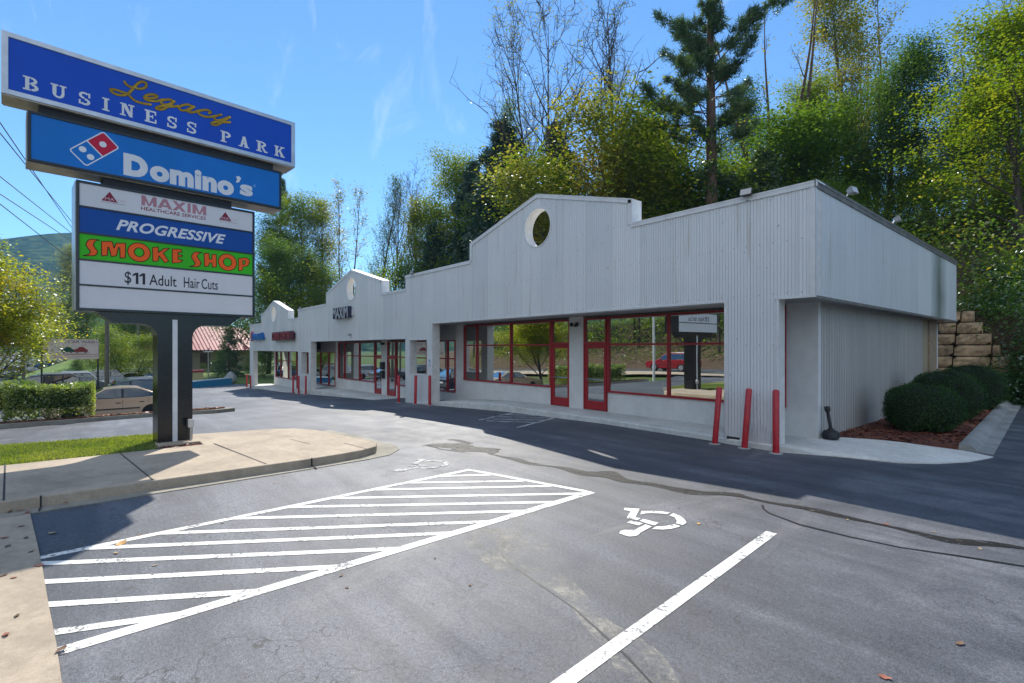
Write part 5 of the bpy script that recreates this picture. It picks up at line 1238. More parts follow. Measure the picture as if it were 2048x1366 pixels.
plant('bush', 1800, 36, 330, "yellow green sapling behind the side fascia", 2., 1.2, HILL, cat="shrub")
plant('bush_g', 1740, 37, 320, "green sapling behind the shop roof corner", 3., 1.2, HILL, cat="shrub")
plant('bush', 1215, 42, 255, "golden green understory tree under the tall bare tree", 4., 1.25, HILL)
plant('bush_o', 1285, 41, 235, "olive brown understory tree right of the tall bare tree", 1., 1.25, HILL)
plant('bush', 1345, 43, 215, "yellowing understory tree left of the white pine", 5., 1.2, HILL)
plant('bush_o', 1190, 39, 320, "rusty low bush behind the right shoulder of the large gable", .4, 1.3, HILL, cat="shrub")
plant('bush_g', 1350, 39, 310, "deep green low bush left of the ivy clad trunk", 2.4, 1.3, HILL, cat="shrub")
plant('bush_g', 1490, 40, 230, "green understory tree right of the ivy clad trunk", .9, 1.4, HILL)
plant('bush', 1560, 39, 270, "yellow green bush below the vine hung tree", 3.5, 1.3, HILL, cat="shrub")
plant('fir', 1520, 37, 300, "young pine with pale needles below the vine hung tree", .5, 1.3, HILL)
plant('dark', 1470, 58, 170, "dark tree far behind the white pine", 4.4, 1., HILL)
plant('dense', 1300, 60, 220, "green tree far behind the bare tree", 2.5, 1., HILL)
plant('yellow', 925, 62, 300, "yellow green tree at the left end of the slope above the gable shoulder", 2.0, .72, LEFTG)
plant('airy', 968, 68, 215, "slender green tree behind the narrow dark evergreen", .7, .9, LEFTG)
plant('yellow', 890, 66, 400, "short yellow green tree behind the roof step", 3.1, .9, LEFTG)
plant('bare', 852, 70, 328, "leafless tree over the roof between the two nearer gables", 2.6, .8, LEFTG)
plant('olive', 826, 64, 392, "rust tinted tree over the roof between the two nearer gables", .9, .7, LEFTG)
plant('hemlock', 868, 60, 455, "dark low evergreen behind the roof step", .9, 1., LEFTG)
plant('bare', 775, 74, 345, "thin bare topped tree above the middle gable", 4.6, .72, LEFTG)
plant('airy', 738, 74, 340, "taller of the slender leafy trees above the middle gable", 1.8, .9, LEFTG)
plant('airy2', 690, 74, 358, "slender leafy tree left of the middle gable", 3.0, .85, LEFTG)
plant('bush_g', 765, 56, 505, "dense green bush showing behind the middle gable", 2.2, 1.2, LEFTG, cat="shrub")
plant('bush', 790, 45, 555, "bright yellow bush in the notch beside the middle gable", 1.2, .8, LEFTG, cat="shrub")
plant('olive', 640, 80, 392, "olive green tree right of the tall sign", 1.4, .95, LEFTG)
plant('yellow', 590, 78, 392, "yellow green tree close beside the blue panels of the tall sign", 5.4, .8, LEFTG)
plant('pine', 562, 100, 340, "feathery pine top showing past the end of the blue panels", 2.2, .8, LEFTG)
plant('dark', 535, 76, 430, "dark green tree behind the right edge of the tall sign", 3.7, 1., LEFTG)
plant('dense', 560, 64, 470, "mid green tree behind the farthest gable", .4, .9, LEFTG)
plant('dark', 620, 66, 500, "dark leafy tree low behind the middle gable", 2.9, 1.1, LEFTG)
plant('bush', 600, 60, 520, "light green bush behind the roof of the last shop", 4.4, 1., LEFTG, cat="shrub")
plant('olive', 128, 88, 486, "olive tree left of the tall sign, in front of the blue hill", .5, .95, LEFTG)
plant('dark', 185, 84, 560, "dark tree behind the tenant panels of the tall sign", 1.6, 1., LEFTG)
plant('dense', 275, 78, 560, "tree with dark trunk seen under the arch of the tall sign", 2.6, 1.1, LEFTG)
plant('dark', 330, 86, 520, "shaded tree behind the black post of the tall sign", 3.6, 1., LEFTG)
plant('bush', 262, 52, 655, "yellow green bushy tree behind the parked cars", .8, 1.35, LEFTG)
plant('bush', 228, 55, 668, "sunny bush beside the weathered pole", 4.8, 1.2, LEFTG, cat="shrub")
plant('fir', 458, 66, 655, "cone shaped evergreen in front of the red roof", .6, 1.1, LEFTG)
plant('bush_g', 432, 68, 698, "rounded dark shrub left of the cone shaped evergreen", 1.6, .9, LEFTG, cat="shrub")
plant('bush_g', 500, 70, 695, "dark green shrub by the far end of the shops", 2.6, .9, LEFTG, cat="shrub")
plant('bush_g', 530, 62, 690, "glossy shrub seen through the last shop front opening", 3.6, .9, LEFTG, cat="shrub")
plant('bush_g', 160, 58, 712, "green shrub on the grass bank under the painted car sign", .2, .9, LEFTG, cat="shrub")
o = broadleaf("maple_tree", 31, 7.2, .13, .16, 32, 3.5, LEAF['maple'], M['bark'], 95, (.36, .36, .2), .12, sub=7, up=.05)
tag(o, "yellow green maple leaning in at the left edge of the photograph", "tree", "street trees"); x, y = at(-78, 20.5); o.location = (x, y, terrain(x, y)); o.rotation_euler.z = 2.2; o.scale = (1.05, 1.05, (z_at(512, 20.5) - terrain(x, y))/7.2)
o = broadleaf("flowering_shrub", 32, 3.6, .05, .03, 26, 1.9, LEAF['silver'], M['bark_grey'], 14, .28, .11, sub=4, stems=3, lean=.25)
tag(o, "silvery flowering shrub behind the side roof edge", "shrub", HILL); x, y = at(1880, 31); o.location = (x, y, terrain(x, y) - .3); o.scale = (1.1, 1.1, (z_at(432, 31) - terrain(x, y) + .3)/3.6)

# ivy round the pine trunk
x, y = at(1422, 37); zb = terrain(x, y); iv = Leaves(5); r = random.Random(5); ht = z_at(262, 37) - zb
t = thing("ivy", "ivy climbing the foot of the white pine", "ivy", (x, y, zb))
for k in range(150):
    u = r.random(); a = r.uniform(0, 2*pi); rad_ = (.55 + .25*sin(u*9))*(1.15 - .5*u)
    iv.cluster((rad_*cos(a), rad_*sin(a), u*ht), 26, .2, .17)
iv.build("ivy_leaves", LEAF['ivy'], t)

# round clipped boxwoods
def boxwood(x, y, w, h, seed, label):
    r = random.Random(seed); R_ = np.random.default_rng(seed); z = lot_z(x, y) + .08
    t = thing("boxwood", label, "shrub", (x, y, z), "clipped bushes in the mulch bed")
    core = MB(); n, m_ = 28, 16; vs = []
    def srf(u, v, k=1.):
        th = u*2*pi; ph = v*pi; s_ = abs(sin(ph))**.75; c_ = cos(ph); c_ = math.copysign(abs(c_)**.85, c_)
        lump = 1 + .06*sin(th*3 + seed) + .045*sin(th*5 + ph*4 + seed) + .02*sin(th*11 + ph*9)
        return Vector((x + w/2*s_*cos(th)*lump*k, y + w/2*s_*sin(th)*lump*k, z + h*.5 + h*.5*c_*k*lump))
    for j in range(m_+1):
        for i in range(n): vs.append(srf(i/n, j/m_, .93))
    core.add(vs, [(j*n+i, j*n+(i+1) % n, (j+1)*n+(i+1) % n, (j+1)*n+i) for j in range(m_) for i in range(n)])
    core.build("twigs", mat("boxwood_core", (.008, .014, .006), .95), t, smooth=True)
    lv = Leaves(seed); C = []
    for _ in range(16000):
        v = math.acos(r.uniform(-.96, 1))/pi; p = srf(r.random(), v, (r.uniform(.90, 1.04) if r.random() < .95 else r.uniform(1.0, 1.10))); C.append((p.x-x, p.y-y, p.z-z, .036))
    lv.c.append(np.array(C)); lv.build("foliage", LEAF['box'], t, aspect=.6, flat=.1)
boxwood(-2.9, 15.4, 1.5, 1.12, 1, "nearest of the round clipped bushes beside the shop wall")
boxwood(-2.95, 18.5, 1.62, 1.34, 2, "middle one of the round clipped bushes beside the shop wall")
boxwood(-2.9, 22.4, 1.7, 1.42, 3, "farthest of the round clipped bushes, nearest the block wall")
# clipped hedge in front of the parked cars
def hedge(name, label, c, dims, seed, n, rz=0.):
    x, y = c; z = lot_z(x, y) + .16; t = thing(name, label, "hedge", (x, y, z), "hedges on the planted island"); r = random.Random(seed); C = []
    w, l, h = dims; rr_ = .22
    for _ in range(n):
        while True:
            p = Vector((r.uniform(-w/2, w/2), r.uniform(-l/2, l/2), r.uniform(0.05, h))); e = min(w/2-abs(p.x), l/2-abs(p.y), h-p.z)
            low = p.z/h
            if e < .16 and (low > .35 or r.random() < .25 + low*1.6): break
        wob = .10*sin(p.y*2.3 + seed) + .07*sin(p.y*5.1 + p.x*3)
        C.append((p.x + wob*.7, p.y, p.z + wob*(p.z/h), .085))
    lv = Leaves(seed); lv.c.append(np.array(C)); lv.build("foliage", LEAF['hedge'], t, flat=.1)
    st = MB()
    for k in range(int(l*5)):
        p = Vector((x + r.uniform(-w*.3, w*.3), y + r.uniform(-l*.45, l*.45), z - .05)); b, _ = wander(r, p, Vector((r.uniform(-.5,.5), r.uniform(-.5,.5), 1)), h*.95, 4, .2); st.tube(b, [.018, .014, .011, .008, .004], 4, False)
    st.build("stems", M['bark'], t)
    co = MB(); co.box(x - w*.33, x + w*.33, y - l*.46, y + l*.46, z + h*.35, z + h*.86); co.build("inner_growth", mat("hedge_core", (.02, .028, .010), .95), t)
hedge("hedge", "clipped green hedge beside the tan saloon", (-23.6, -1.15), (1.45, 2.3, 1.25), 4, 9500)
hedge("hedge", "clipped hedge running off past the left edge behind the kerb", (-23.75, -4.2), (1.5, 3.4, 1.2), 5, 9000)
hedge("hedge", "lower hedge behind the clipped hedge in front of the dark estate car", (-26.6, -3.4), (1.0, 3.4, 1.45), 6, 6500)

# undergrowth and far woods: masses nobody could count
def mass(name, seed, n, spots, m, size):
    lv = Leaves(seed); r = random.Random(seed)
    for k in range(n):
        x, y, dz, sg_ = spots(r); z = terrain(x, y) + dz; lv.cluster((x, y, z), 46, (sg_, sg_, sg_*.7), size)
    o = lv.build(name, m, None); return tag(o, kind='stuff')
def slope(r):
    x = r.uniform(-70, 16); y = hill_y0(x) + r.uniform(.6, 26)**1.0; return x, y, abs(r.gauss(0, 1.7)) + .2, r.uniform(.5, 1.0)
mass("undergrowth", 41, 2000, slope, LEAF['green'], .17)
mass("undergrowth", 42, 900, slope, LEAF['olive'], .17)
mass("undergrowth", 43, 800, slope, LEAF['yellow'], .17)
def ivybank(r):
    x = r.uniform(-4.0, 6); y = hill_y0(x) + r.uniform(-1.2, 5.5); return x, y, (r.uniform(0, .9) if x > -2.6 else r.uniform(-.3, .6)), r.uniform(.2, .4)
mass("ground_ivy", 44, 1000, ivybank, LEAF['ivy'], .13)
def far(r):
    px = r.choice((r.uniform(60, 620), r.uniform(60, 620), r.uniform(600, 1000))); f = r.uniform(96, 130); x, y = at(px, f); return x, y, r.uniform(.3, 1)*r.uniform(5, 15), r.uniform(1.2, 2.0)
def behind(r):
    px = r.uniform(1130, 3300); f = r.uniform(58, 84); x, y = at(px, f); return x, y, r.random()**.8*(13 + 3*sin(px*.021)), r.uniform(.8, 1.5)
mass("woods", 50, 1000, behind, LEAF['green'], .30)
mass("woods", 51, 640, behind, LEAF['dark'], .30)
mb = MB(); r = random.Random(18)
for k in range(90):
    x, y = at(r.uniform(1130, 3300), r.uniform(50, 80)); z = terrain(x, y); mb.tube([(x, y, z-.3), (x + r.uniform(-.4,.4), y, z + 8), (x + r.uniform(-.8,.8), y, z + 17)], [.2, .15, .05], 6)
tag(mb.build("woods_trunks", M['bark']), kind='stuff')
r = random.Random(77); t = thing("ivy", "dark ivy spilling over the right end of the block wall", "ivy", (-1, 26.6, 0)); iv = Leaves(78)
for k in range(520):
    x = r.uniform(-3.0, 4.5); z = r.uniform(0, 3.6); 
    if x < -2.2 and r.random() < .6: continue
    iv.cluster((x + 1, -.35 + r.uniform(-.25, .35) + max(0, x)*.2, z), 34, .2, .12)
iv.build("ivy_leaves", LEAF['ivy'], t)
mass("woods", 45, 900, far, LEAF['dark'], .55)
def across(r):
    x = r.uniform(-75, 6); y = -27 - abs(r.gauss(0, 9)); return x, y, r.uniform(1.2, 1) * r.uniform(1.0, 8.5), r.uniform(.8, 1.3)
mass("woods", 48, 420, lambda r: (r.uniform(-75, 8), -24.5 - 14*r.random(), r.uniform(.1, 1.0), .6), LEAF['green'], .2)
mass("woods", 49, 260, lambda r: (r.uniform(-75, 8), -24.5 - 14*r.random(), r.uniform(.0, .6), .7), LEAF['yellow'], .18)
mass("woods", 46, 650, across, LEAF['yellow'], .36)
mass("woods", 47, 500, across, LEAF['green'], .36)
mb = MB(); r = random.Random(8)
for k in range(46):
    x, y = r.uniform(-75, 8), -27 - abs(r.gauss(0, 9)); z = terrain(x, y); mb.tube([(x, y, z-.3), (x + r.uniform(-.4,.4), y, z + 5), (x + r.uniform(-.8,.8), y, z + 10)], [.18, .13, .06], 6)
tag(mb.build("woods_trunks", M['bark']), kind='stuff')
# ---------------------------------------------------------------- vehicles
M['car_glass'] = glass_mat("car_glass", .16, .12, .9)
M['headlight'] = mat("headlight_lens", (.75, .77, .78), .08, spec=.8); M['taillight'] = mat("taillight_lens", (.45, .012, .015), .12, spec=.8)
def car_paint(name, col, metal=.25): return mat(name, col, .28, metal, coat=.8, var=.05, vscale=2)
TAN = car_paint("tan_metallic", (.58, .43, .30), .25); NAVY = car_paint("navy_paint", (.018, .03, .06)); PALE = car_paint("pale_blue_paint", (.36, .44, .52)); BLACKP = car_paint("black_paint", (.012, .014, .018))
WHITE = car_paint("white_paint", (.66, .67, .68), 0); SILVER = car_paint("silver_paint", (.42, .44, .46), .4); REDP = car_paint("red_car_paint", (.33, .012, .018), .1); BLUEP = car_paint("blue_paint", (.02, .10, .28)); GREYP = car_paint("grey_paint", (.11, .12, .13), .3)
def arch(xc, r, z0, n=9): return [(xc + r*cos(R(180*i/n)), z0 + r*.98*sin(R(180*i/n))) for i in range(n+1)]
SPEC = {
 'saloon': dict(W=1.76, r=.315, xf=1.36, xr=-1.32, z0=.24, body=[(2.20,.26),(2.34,.36),(2.36,.56),(2.24,.70),(1.5,.86),(1.02,.93)], rear=[(-1.72,.97),(-2.18,.94),(-2.32,.84),(-2.36,.56),(-2.32,.34),(-2.2,.27)],
   cab=[(1.05,.92),(.32,1.37),(-.25,1.42),(-.85,1.38),(-1.78,.96)], cw=.79, rw=.58, pil=[-.28], wa=.62, wb=-1.42),
 'suv': dict(W=1.86, r=.36, xf=1.40, xr=-1.38, z0=.30, body=[(2.20,.32),(2.34,.44),(2.36,.74),(2.26,.92),(1.5,1.04),(1.08,1.08)], rear=[(-2.22,1.12),(-2.32,.98),(-2.36,.6),(-2.32,.42),(-2.2,.32)],
   cab=[(1.10,1.07),(.42,1.60),(-.4,1.69),(-1.75,1.66),(-2.22,1.10)], cw=.86, rw=.66, pil=[-.15,-1.2], wa=.75, wb=-2.0),
 'van': dict(W=1.90, r=.34, xf=1.52, xr=-1.42, z0=.24, body=[(2.28,.28),(2.44,.40),(2.44,.66),(2.30,.82),(1.75,.96),(1.40,1.02)], rear=[(-2.26,1.04),(-2.38,.9),(-2.40,.5),(-2.3,.3)],
   cab=[(1.42,1.01),(.55,1.60),(-.3,1.72),(-1.9,1.68),(-2.28,1.03)], cw=.88, rw=.70, pil=[.05,-1.05], wa=.95, wb=-2.05),
 'pickup': dict(W=1.92, r=.38, xf=1.68, xr=-1.72, z0=.36, body=[(2.55,.40),(2.70,.52),(2.70,.90),(2.58,1.04),(1.6,1.12),(1.02,1.15)], rear=[(-.9,1.16),(-2.70,1.14),(-2.76,1.0),(-2.76,.5),(-2.6,.42)],
   cab=[(1.05,1.14),(.38,1.74),(-.2,1.78),(-.78,1.74),(-.95,1.15)], cw=.86, rw=.68, pil=[-.1], wa=.65, wb=-.88)}
def car(kind, paint, label, px=None, f=None, head=0., name=None, pos=None, zoff=0.):
    s = SPEC[kind]; t = local(name or {'saloon':'parked_car','suv':'parked_suv','van':'parked_van','pickup':'pickup_truck'}[kind], label, {'saloon':'car','suv':'car','van':'van','pickup':'truck'}[kind], "vehicles")
    W2 = s['W']/2; A = s['r'] + .055; z0 = s['z0']
    fa = arch(s['xf'], A, z0+.02); ra = arch(s['xr'], A, z0+.02)
    out = s['body'][::-1] + [];  out = [(x, z) for x, z in s['body']]
    poly = s['rear'][::-1] + []   # assemble clockwise seen from the right side: bottom front -> arches -> bottom rear -> up the tail -> deck -> bonnet -> nose
    bottom = fa + ra
    poly = bottom + s['rear'][::-1] + s['body'][::-1]
    n = len(poly); cx = 0; cz = .7
    lay = []
    for y, k in ((-W2, .965), (-W2+.045, .99), (-W2+.14, 1.), (W2-.14, 1.), (W2-.045, .99), (W2, .965)):
        L_ = []
        for i, (x, z) in enumerate(poly):
            if i < len(bottom): L_.append((x, y, z))
            else: L_.append((x*(1-(1-k)*1.0), y, cz + (z-cz)*(1-(1-k)*2.2)))
        lay.append(L_)
    b = MB()
    for a_, c_ in zip(lay, lay[1:]): b.add(a_ + c_, [(i, (i+1) % n, n+(i+1) % n, n+i) for i in range(n)])
    for L_, fl in ((lay[0], 1), (lay[-1], 0)):
        tr = tessellate_polygon([[Vector((p[0], p[2], 0)) for p in L_]]); b.add(L_, [tuple(q) for q in tr])
    cab = s['cab']; cm = cab[0][1]; top = max(z for _, z in cab)
    def cp(x, z, sd, e=0.): u = (z-cm)/(top-cm); u = max(0, min(1, u)); return (x, sd*(s['cw'] + (s['rw']-s['cw'])*u**1.15 + e), z)
    m_ = len(cab); V = [cp(x, z, -1) for x, z in cab] + [cp(x, z, 1) for x, z in cab]
    b.add(V, [(i, i+1, m_+i+1, m_+i) for i in range(m_-1)] + [tuple(range(m_))[::-1], tuple(range(m_, 2*m_))])
    body = b.build("body", paint, t, smooth=38, fixn=True, bevel=.018)
    # glass
    def lerp2(a, c, u): return (a[0] + (c[0]-a[0])*u, a[1] + (c[1]-a[1])*u)
    def scr(a, c, e0=.10, e1=.10, nm="windscreen"):
        p, q = lerp2(a, c, .10), lerp2(a, c, .93); dx, dz = c[0]-a[0], c[1]-a[1]; L_ = math.hypot(dx, dz); nx, nz_ = dz/L_*.010, -dx/L_*.010
        if nz_ < 0: nx, nz_ = -nx, -nz_
        P1, P2 = cp(*p, 1, -e0), cp(*q, 1, -e1)
        g = MB(); g.quad((p[0]+nx, -P1[1], p[1]+nz_), (p[0]+nx, P1[1], p[1]+nz_), (q[0]+nx, P2[1], q[1]+nz_), (q[0]+nx, -P2[1], q[1]+nz_)); g.build(nm, M['car_glass'], t)
    scr(cab[0], cab[1]); scr(cab[-1], cab[-2], nm="rear_window")
    def zt(x):
        for (xa, za), (xb, zb) in zip(cab, cab[1:]):
            if xb <= x <= xa: return za + (zb-za)*(xa-x)/(xa-xb) if xa != xb else za
        return cm
    edges = [s['wa']] + s['pil'] + [s['wb']]
    for sd in (-1, 1):
        xs = np.linspace(edges[0] + .05, edges[-1] - .05, 13); lo = cm + .035
        P = [cp(x, lo, sd, .004) for x in xs] + [cp(x, max(lo+.01, min(zt(x) - .055, top - .075)), sd, .004) for x in xs[::-1]]
        g = MB(); g.add(P, [tuple(range(len(P)))]); g.build("window_surround", M['black_matt'], t)
        for xa, xb in zip(edges, edges[1:]):
            xa_, xb_ = xa - (.04 if xa != edges[0] else 0), xb + (.04 if xb != edges[-1] else 0)
            xs = np.linspace(xa_, xb_, 7); lo = cm + .05; P = [cp(x, lo, sd, .009) for x in xs] + [cp(x, max(lo+.01, min(zt(x) - .07, top - .09)), sd, .009) for x in xs[::-1]]
            g = MB(); g.add(P, [tuple(range(len(P)))]); g.build("side_window", M['car_glass'], t)
    # doors: seams, handles; lamps, bumper strip, mirrors, plates
    sm = MB(); hb = MB()
    for sd in (-1, 1):
        y = sd*(W2 + .001)
        for x in [s['wa'] + .18] + s['pil'] + [s['xr'] + A*.35]:
            if x < s['xr'] - .1: continue
            z1 = cm - .06; sm.box(x-.006, x+.006, min(y, y-sd*.02), max(y, y-sd*.02), z0 + .16 if abs(x-s['xr']) > A else z0 + A + .08, z1)
        for x in s['pil']:
            hb.box(x+.07, x+.24, min(y, y+sd*.025), max(y, y+sd*.025), cm-.20, cm-.165)
        if kind in ('saloon', 'suv', 'van'): hb.box(s['wb']+.38, s['wb']+.55, min(y, y+sd*.025), max(y, y+sd*.025), cm-.19, cm-.155)
    rs = MB()
    for sd in (-1, 1):
        y = sd*(W2 + .001); rs.box(s['xr']+A+.06, s['xf']-A-.06, min(y, y+sd*.018), max(y, y+sd*.018), cm-.46, cm-.41)
        rs.box(s['wb']+.05, s['wa']-.05, min(sd*(s['cw']+.001), sd*(s['cw']+.02)), max(sd*(s['cw']+.001), sd*(s['cw']+.02)), cm+.012, cm+.03)
    rs.build("side_trim", M['black_matt'], body)
    pl = MB(); xe = s['rear'][1][0] - .03; pl.box(xe-.012, xe+.05, -.26, .26, .62, .74); pl.build("number_plate", M['metal_white'], t)
    sm.build("door_seam", M['black_matt'], body); hb.build("door_handle", M['black_matt'], body)
    hx, hz = s['body'][2]; rx, rz_ = s['rear'][-3]
    for sd in (-1, 1):
        h = MB(); h.obox((hx-.055, sd*(W2-.24), hz+.07), (.03,0,-.015), (0,.17,0), (0,0,.06)); h.build("headlight", M['headlight'], t, bevel=.015)
        h = MB(); h.obox((rx+.05, sd*(W2-.17), s['rear'][1][1]-.12), (.035,0,0), (0,.12,0), (0,0,.09)); h.build("taillight", M['taillight'], t, bevel=.015)
        h = MB(); h.obox((s['wa']+.02, sd*(s['cw']+.13), cm+.05), (.05,0,0), (0,.09,0), (0,0,.06)); h.build("wing_mirror", paint, t, bevel=.02)
    if kind in ('suv', 'van'):
        for sd in (-1, 1):
            h = MB(); h.tube([(.1, sd*(s['rw']-.06), top+.02), (0, sd*(s['rw']-.06), top+.05), (-1.6, sd*(s['rw']-.06), top+.03), (-1.7, sd*(s['rw']-.06), top)], .018, 6); h.build("roof_rail", M['alu'], t)
    for x in (s['xf'], s['xr']):
        for sd in (-1, 1):
            r_ = s['r']; yc = sd*(W2-.115)
            w = MB(); w.lathe([(r_*.62,-.10),(r_*.9,-.105),(r_,-.07),(r_,.07),(r_*.9,.105),(r_*.62,.10)], (x, yc, r_), 24, 'Y'); wh = w.build("wheel", M['rubber'], t, smooth=40, fixn=True)
            w = MB(); w.lathe([(.03,.0),(r_*.2,.012),(r_*.58,-.012),(r_*.64,.014),(r_*.64,-.05)], (x, yc + sd*.085, r_), 24, 'Y')
            rim = w.build("rim", M['alu'], wh, smooth=30, fixn=True)
            w = MB()
            for k in range(5):
                q = 2*pi*k/5 + .3; w.obox((x + cos(q)*r_*.42, yc + sd*.1, r_ + sin(q)*r_*.42), (cos(q)*r_*.10,0,sin(q)*r_*.10), (0,.012,0), (-sin(q)*r_*.055,0,cos(q)*r_*.055))
            w.build("rim_slot", M['black_matt'], rim)
    u = MB(); u.box(s['rear'][-1][0]+.2, s['body'][0][0]-.2, -W2+.24, W2-.24, z0-.04, z0+.5); u.build("underbody", M['black_matt'], t)
    if pos is None: x, y = at(px, f)
    else: x, y = pos
    t.location = (x, y, lot_z(x, y) + zoff); t.rotation_euler.z = head
    return t
D90 = -pi/2         # nose towards -Y, which is leftwards in the photograph
x, y = at(303, 22.4); car('saloon', TAN, "tan metallic saloon car parked nose first behind the clipped hedge", pos=(x - .9, y - 1.30), head=D90, zoff=.02)
car('van', NAVY, "dark navy people carrier parked just beyond the tan saloon", 262, 26.3, D90)
car('saloon', PALE, "pale blue saloon whose windscreen shows beyond the navy people carrier", 232, 30.0, D90)
car('suv', BLACKP, "black estate car behind the hedge under the painted car sign", 78, 33.5, D90 + .04)
car('suv', WHITE, "white sport utility car behind the black estate car", 126, 44, D90 + .1)
car('saloon', GREYP, "dark car partly hidden by the white sport utility car", 150, 39, D90)
car('suv', SILVER, "silver car with bright red tail lamps beside the weathered pole", 190, 50, D90)
car('saloon', WHITE, "white saloon seen tail on right of the weathered pole", 250, 52, D90 + .5)
car('suv', BLACKP, "dark car under the yellow green bushy tree", 248, 60, D90)
car('pickup', BLUEP, "blue pickup truck under the yellow green bushy tree", 284, 57, D90)
car('pickup', GREYP, "grey pickup truck driving towards the camera on the far street", 27, 68, -.45)
car('saloon', SILVER, "silver car far down the street at the left edge", 33, 150, -.2)
car('suv', BLACKP, "dark car far down the street beside the slim brown pole", 55, 140, -.2)
car('saloon', WHITE, "white car parked far away below the painted car sign", 112, 112, D90)
car('suv', BLUEP, "blue car parked far away below the painted car sign", 98, 105, D90)
car('saloon', SILVER, "silver car parked far away left of the painted car sign", 72, 120, D90)
car('saloon', PALE, "pale car parked far away under the middle of the painted car sign", 130, 118, D90)
car('suv', REDP, "red sport utility car on the street, seen mirrored in the shop window", pos=(-25.5, -16.2), head=pi, name="street_car")

# ---------------------------------------------------------------- street furniture and the far side of the lot
x, y = at(84, 31.0); x2, y2 = at(195, 34.2); za, zb = z_at(719, 32), z_at(678, 32)
t = thing("car_wash_sign", "faded cream sign with a green and a red cartoon car on two black legs", "sign", ((x+x2)/2, (y+y2)/2, lot_z(x, y)))
dv = Vector((x2-x, y2-y, 0)); Ls = dv.length; dv.normalize(); nv = Vector((dv.y, -dv.x, 0))
def cf(off): return lambda a, b, d=0: tuple(Vector((x, y, 0)) + dv*a + nv*(off - d) + Vector((0, 0, b)))
mb = MB(); mb.prism([bx(.12, Ls, za, zb)], cf(.10), .2); pn = mb.build("panel", mat("faded_cream", (.80, .62, .48), .6, var=.12, vscale=1.5), t, fixn=True)
for a in (-.02, Ls + .03):
    mb = MB(); p = cf(0)(a, 0); mb.tube([(p[0], p[1], lot_z(p[0], p[1]) - .1), (p[0], p[1], zb + .02)], .05, 8); mb.build("leg", M['black_matt'], t)
def toon(mb, c, L_, H_): mb.prism([[(c[0] + u*L_, c[1] + v*H_) for u, v in ((-.5,.0),(-.5,.30),(-.44,.52),(-.26,.62),(-.14,.95),(.08,1.),(.24,.85),(.32,.6),(.46,.5),(.5,.22),(.48,0))]], cf(.104), 0)
h_ = zb - za; zc = za + h_*.36
mb = MB(); toon(mb, (Ls*.42, zc), Ls*.24, h_*.26); mb.build("green_car", mat("sign_green", (.02, .09, .045), .6), pn)
mb = MB(); toon(mb, (Ls*.66, zc), Ls*.26, h_*.26); mb.build("red_car", mat("sign_red", (.32, .04, .03), .6), pn)
mb = MB(); f_ = cf(.1045)
for a in (.35, .48, .59, .74): mb.add([f_(Ls*a + .07*cos(2*pi*i/12), zc + .0 + .07*sin(2*pi*i/12)) for i in range(12)], [tuple(range(12))])
brush(mb, [(Ls*.22, zc-.02), (Ls*.3, zc-.09), (Ls*.5, zc-.12), (Ls*.72, zc-.10), (Ls*.82, zc-.01)], .022, f_)
for k, (u, v) in enumerate(((.25,.5),(.29,.56),(.27,.44),(.33,.62),(.36,.52),(.31,.5),(.69,.62),(.74,.66),(.76,.58))): brush(mb, [(Ls*u-.04, za+h_*v*1.1), (Ls*u, za+h_*v*1.1+.05), (Ls*u+.04, za+h_*v*1.1)], .02, f_, 3)
text_on(mb, "CAR WASH", Ls*.42, Ls*.97, zb - .26, zb - .08, f_)
mb.build("drawing", mat("sign_brown", (.16, .09, .06), .6), pn)
mb = MB(); mb.prism([bx(.14, Ls-.02, za+.28, za+.31)], cf(.103), 0); mb.prism([bx(.14, Ls-.02, za+.14, za+.16)], cf(.103), 0); mb.build("red_stripe", mat("sign_stripe", (.36, .09, .06), .6), pn)

def pole(label, px, f, ztop, r_, m, arms=True, cat="utility pole", name="utility_pole"):
    x, y = at(px, f); z = terrain(x, y); t = thing(name, label, cat, (x, y, z))
    mb = MB(); mb.tube([(x, y, z-.4), (x, y, ztop)], [r_, r_*.72], 10); mb.build("shaft", m, t, smooth=40)
    if arms:
        mb = MB(); mb.box(x-.06, x+.06, y-1.1, y+1.1, ztop-.75, ztop-.63); mb.build("cross_arm", m, t)
        for dy in (-1, -.4, .4, 1):
            mb = MB(); mb.lathe([(.03,0),(.05,.04),(.03,.1),(.05,.14),(.02,.18)], (x, y+dy, ztop-.63), 8); mb.build("insulator", M['galv'], t)
    return x, y
p1 = pole("weathered wooden utility pole behind the tall sign", 214, 37, 9.4, .155, M['wood_pole'])
p2 = pole("slim brown utility pole by the street at the left", 46.5, 40, 8.8, .12, M['wood_pole'])
p3 = pole("dark utility pole seen under the arch of the tall sign", 276, 62, 9.2, .15, M['wood_pole'])
p5 = pole("utility pole behind the shops carrying the low wires", 742, 64, z_at(597, 64), .13, M['wood_pole'], False)
p4x, p4y = 16., -7.5
mb = MB(); t = thing("utility_pole", "wooden utility pole beside the street at the near end of the wires", "utility pole", (p4x, p4y, 0)); mb.tube([(p4x, p4y, -.3), (p4x, p4y, 9.6)], [.16, .12], 10); mb.build("shaft", M['wood_pole'], t)
def wire(label, a, b, sag=.35, r_=.014):
    a, b = Vector(a), Vector(b); P = [a.lerp(b, i/24) - Vector((0, 0, sag*4*(i/24)*(1-i/24))) for i in range(25)]
    mb = MB(); mb.tube(P, r_, 5); return tag(mb.build("overhead_wire", M['black_matt'], smooth=True), label, "wire", "overhead wires")
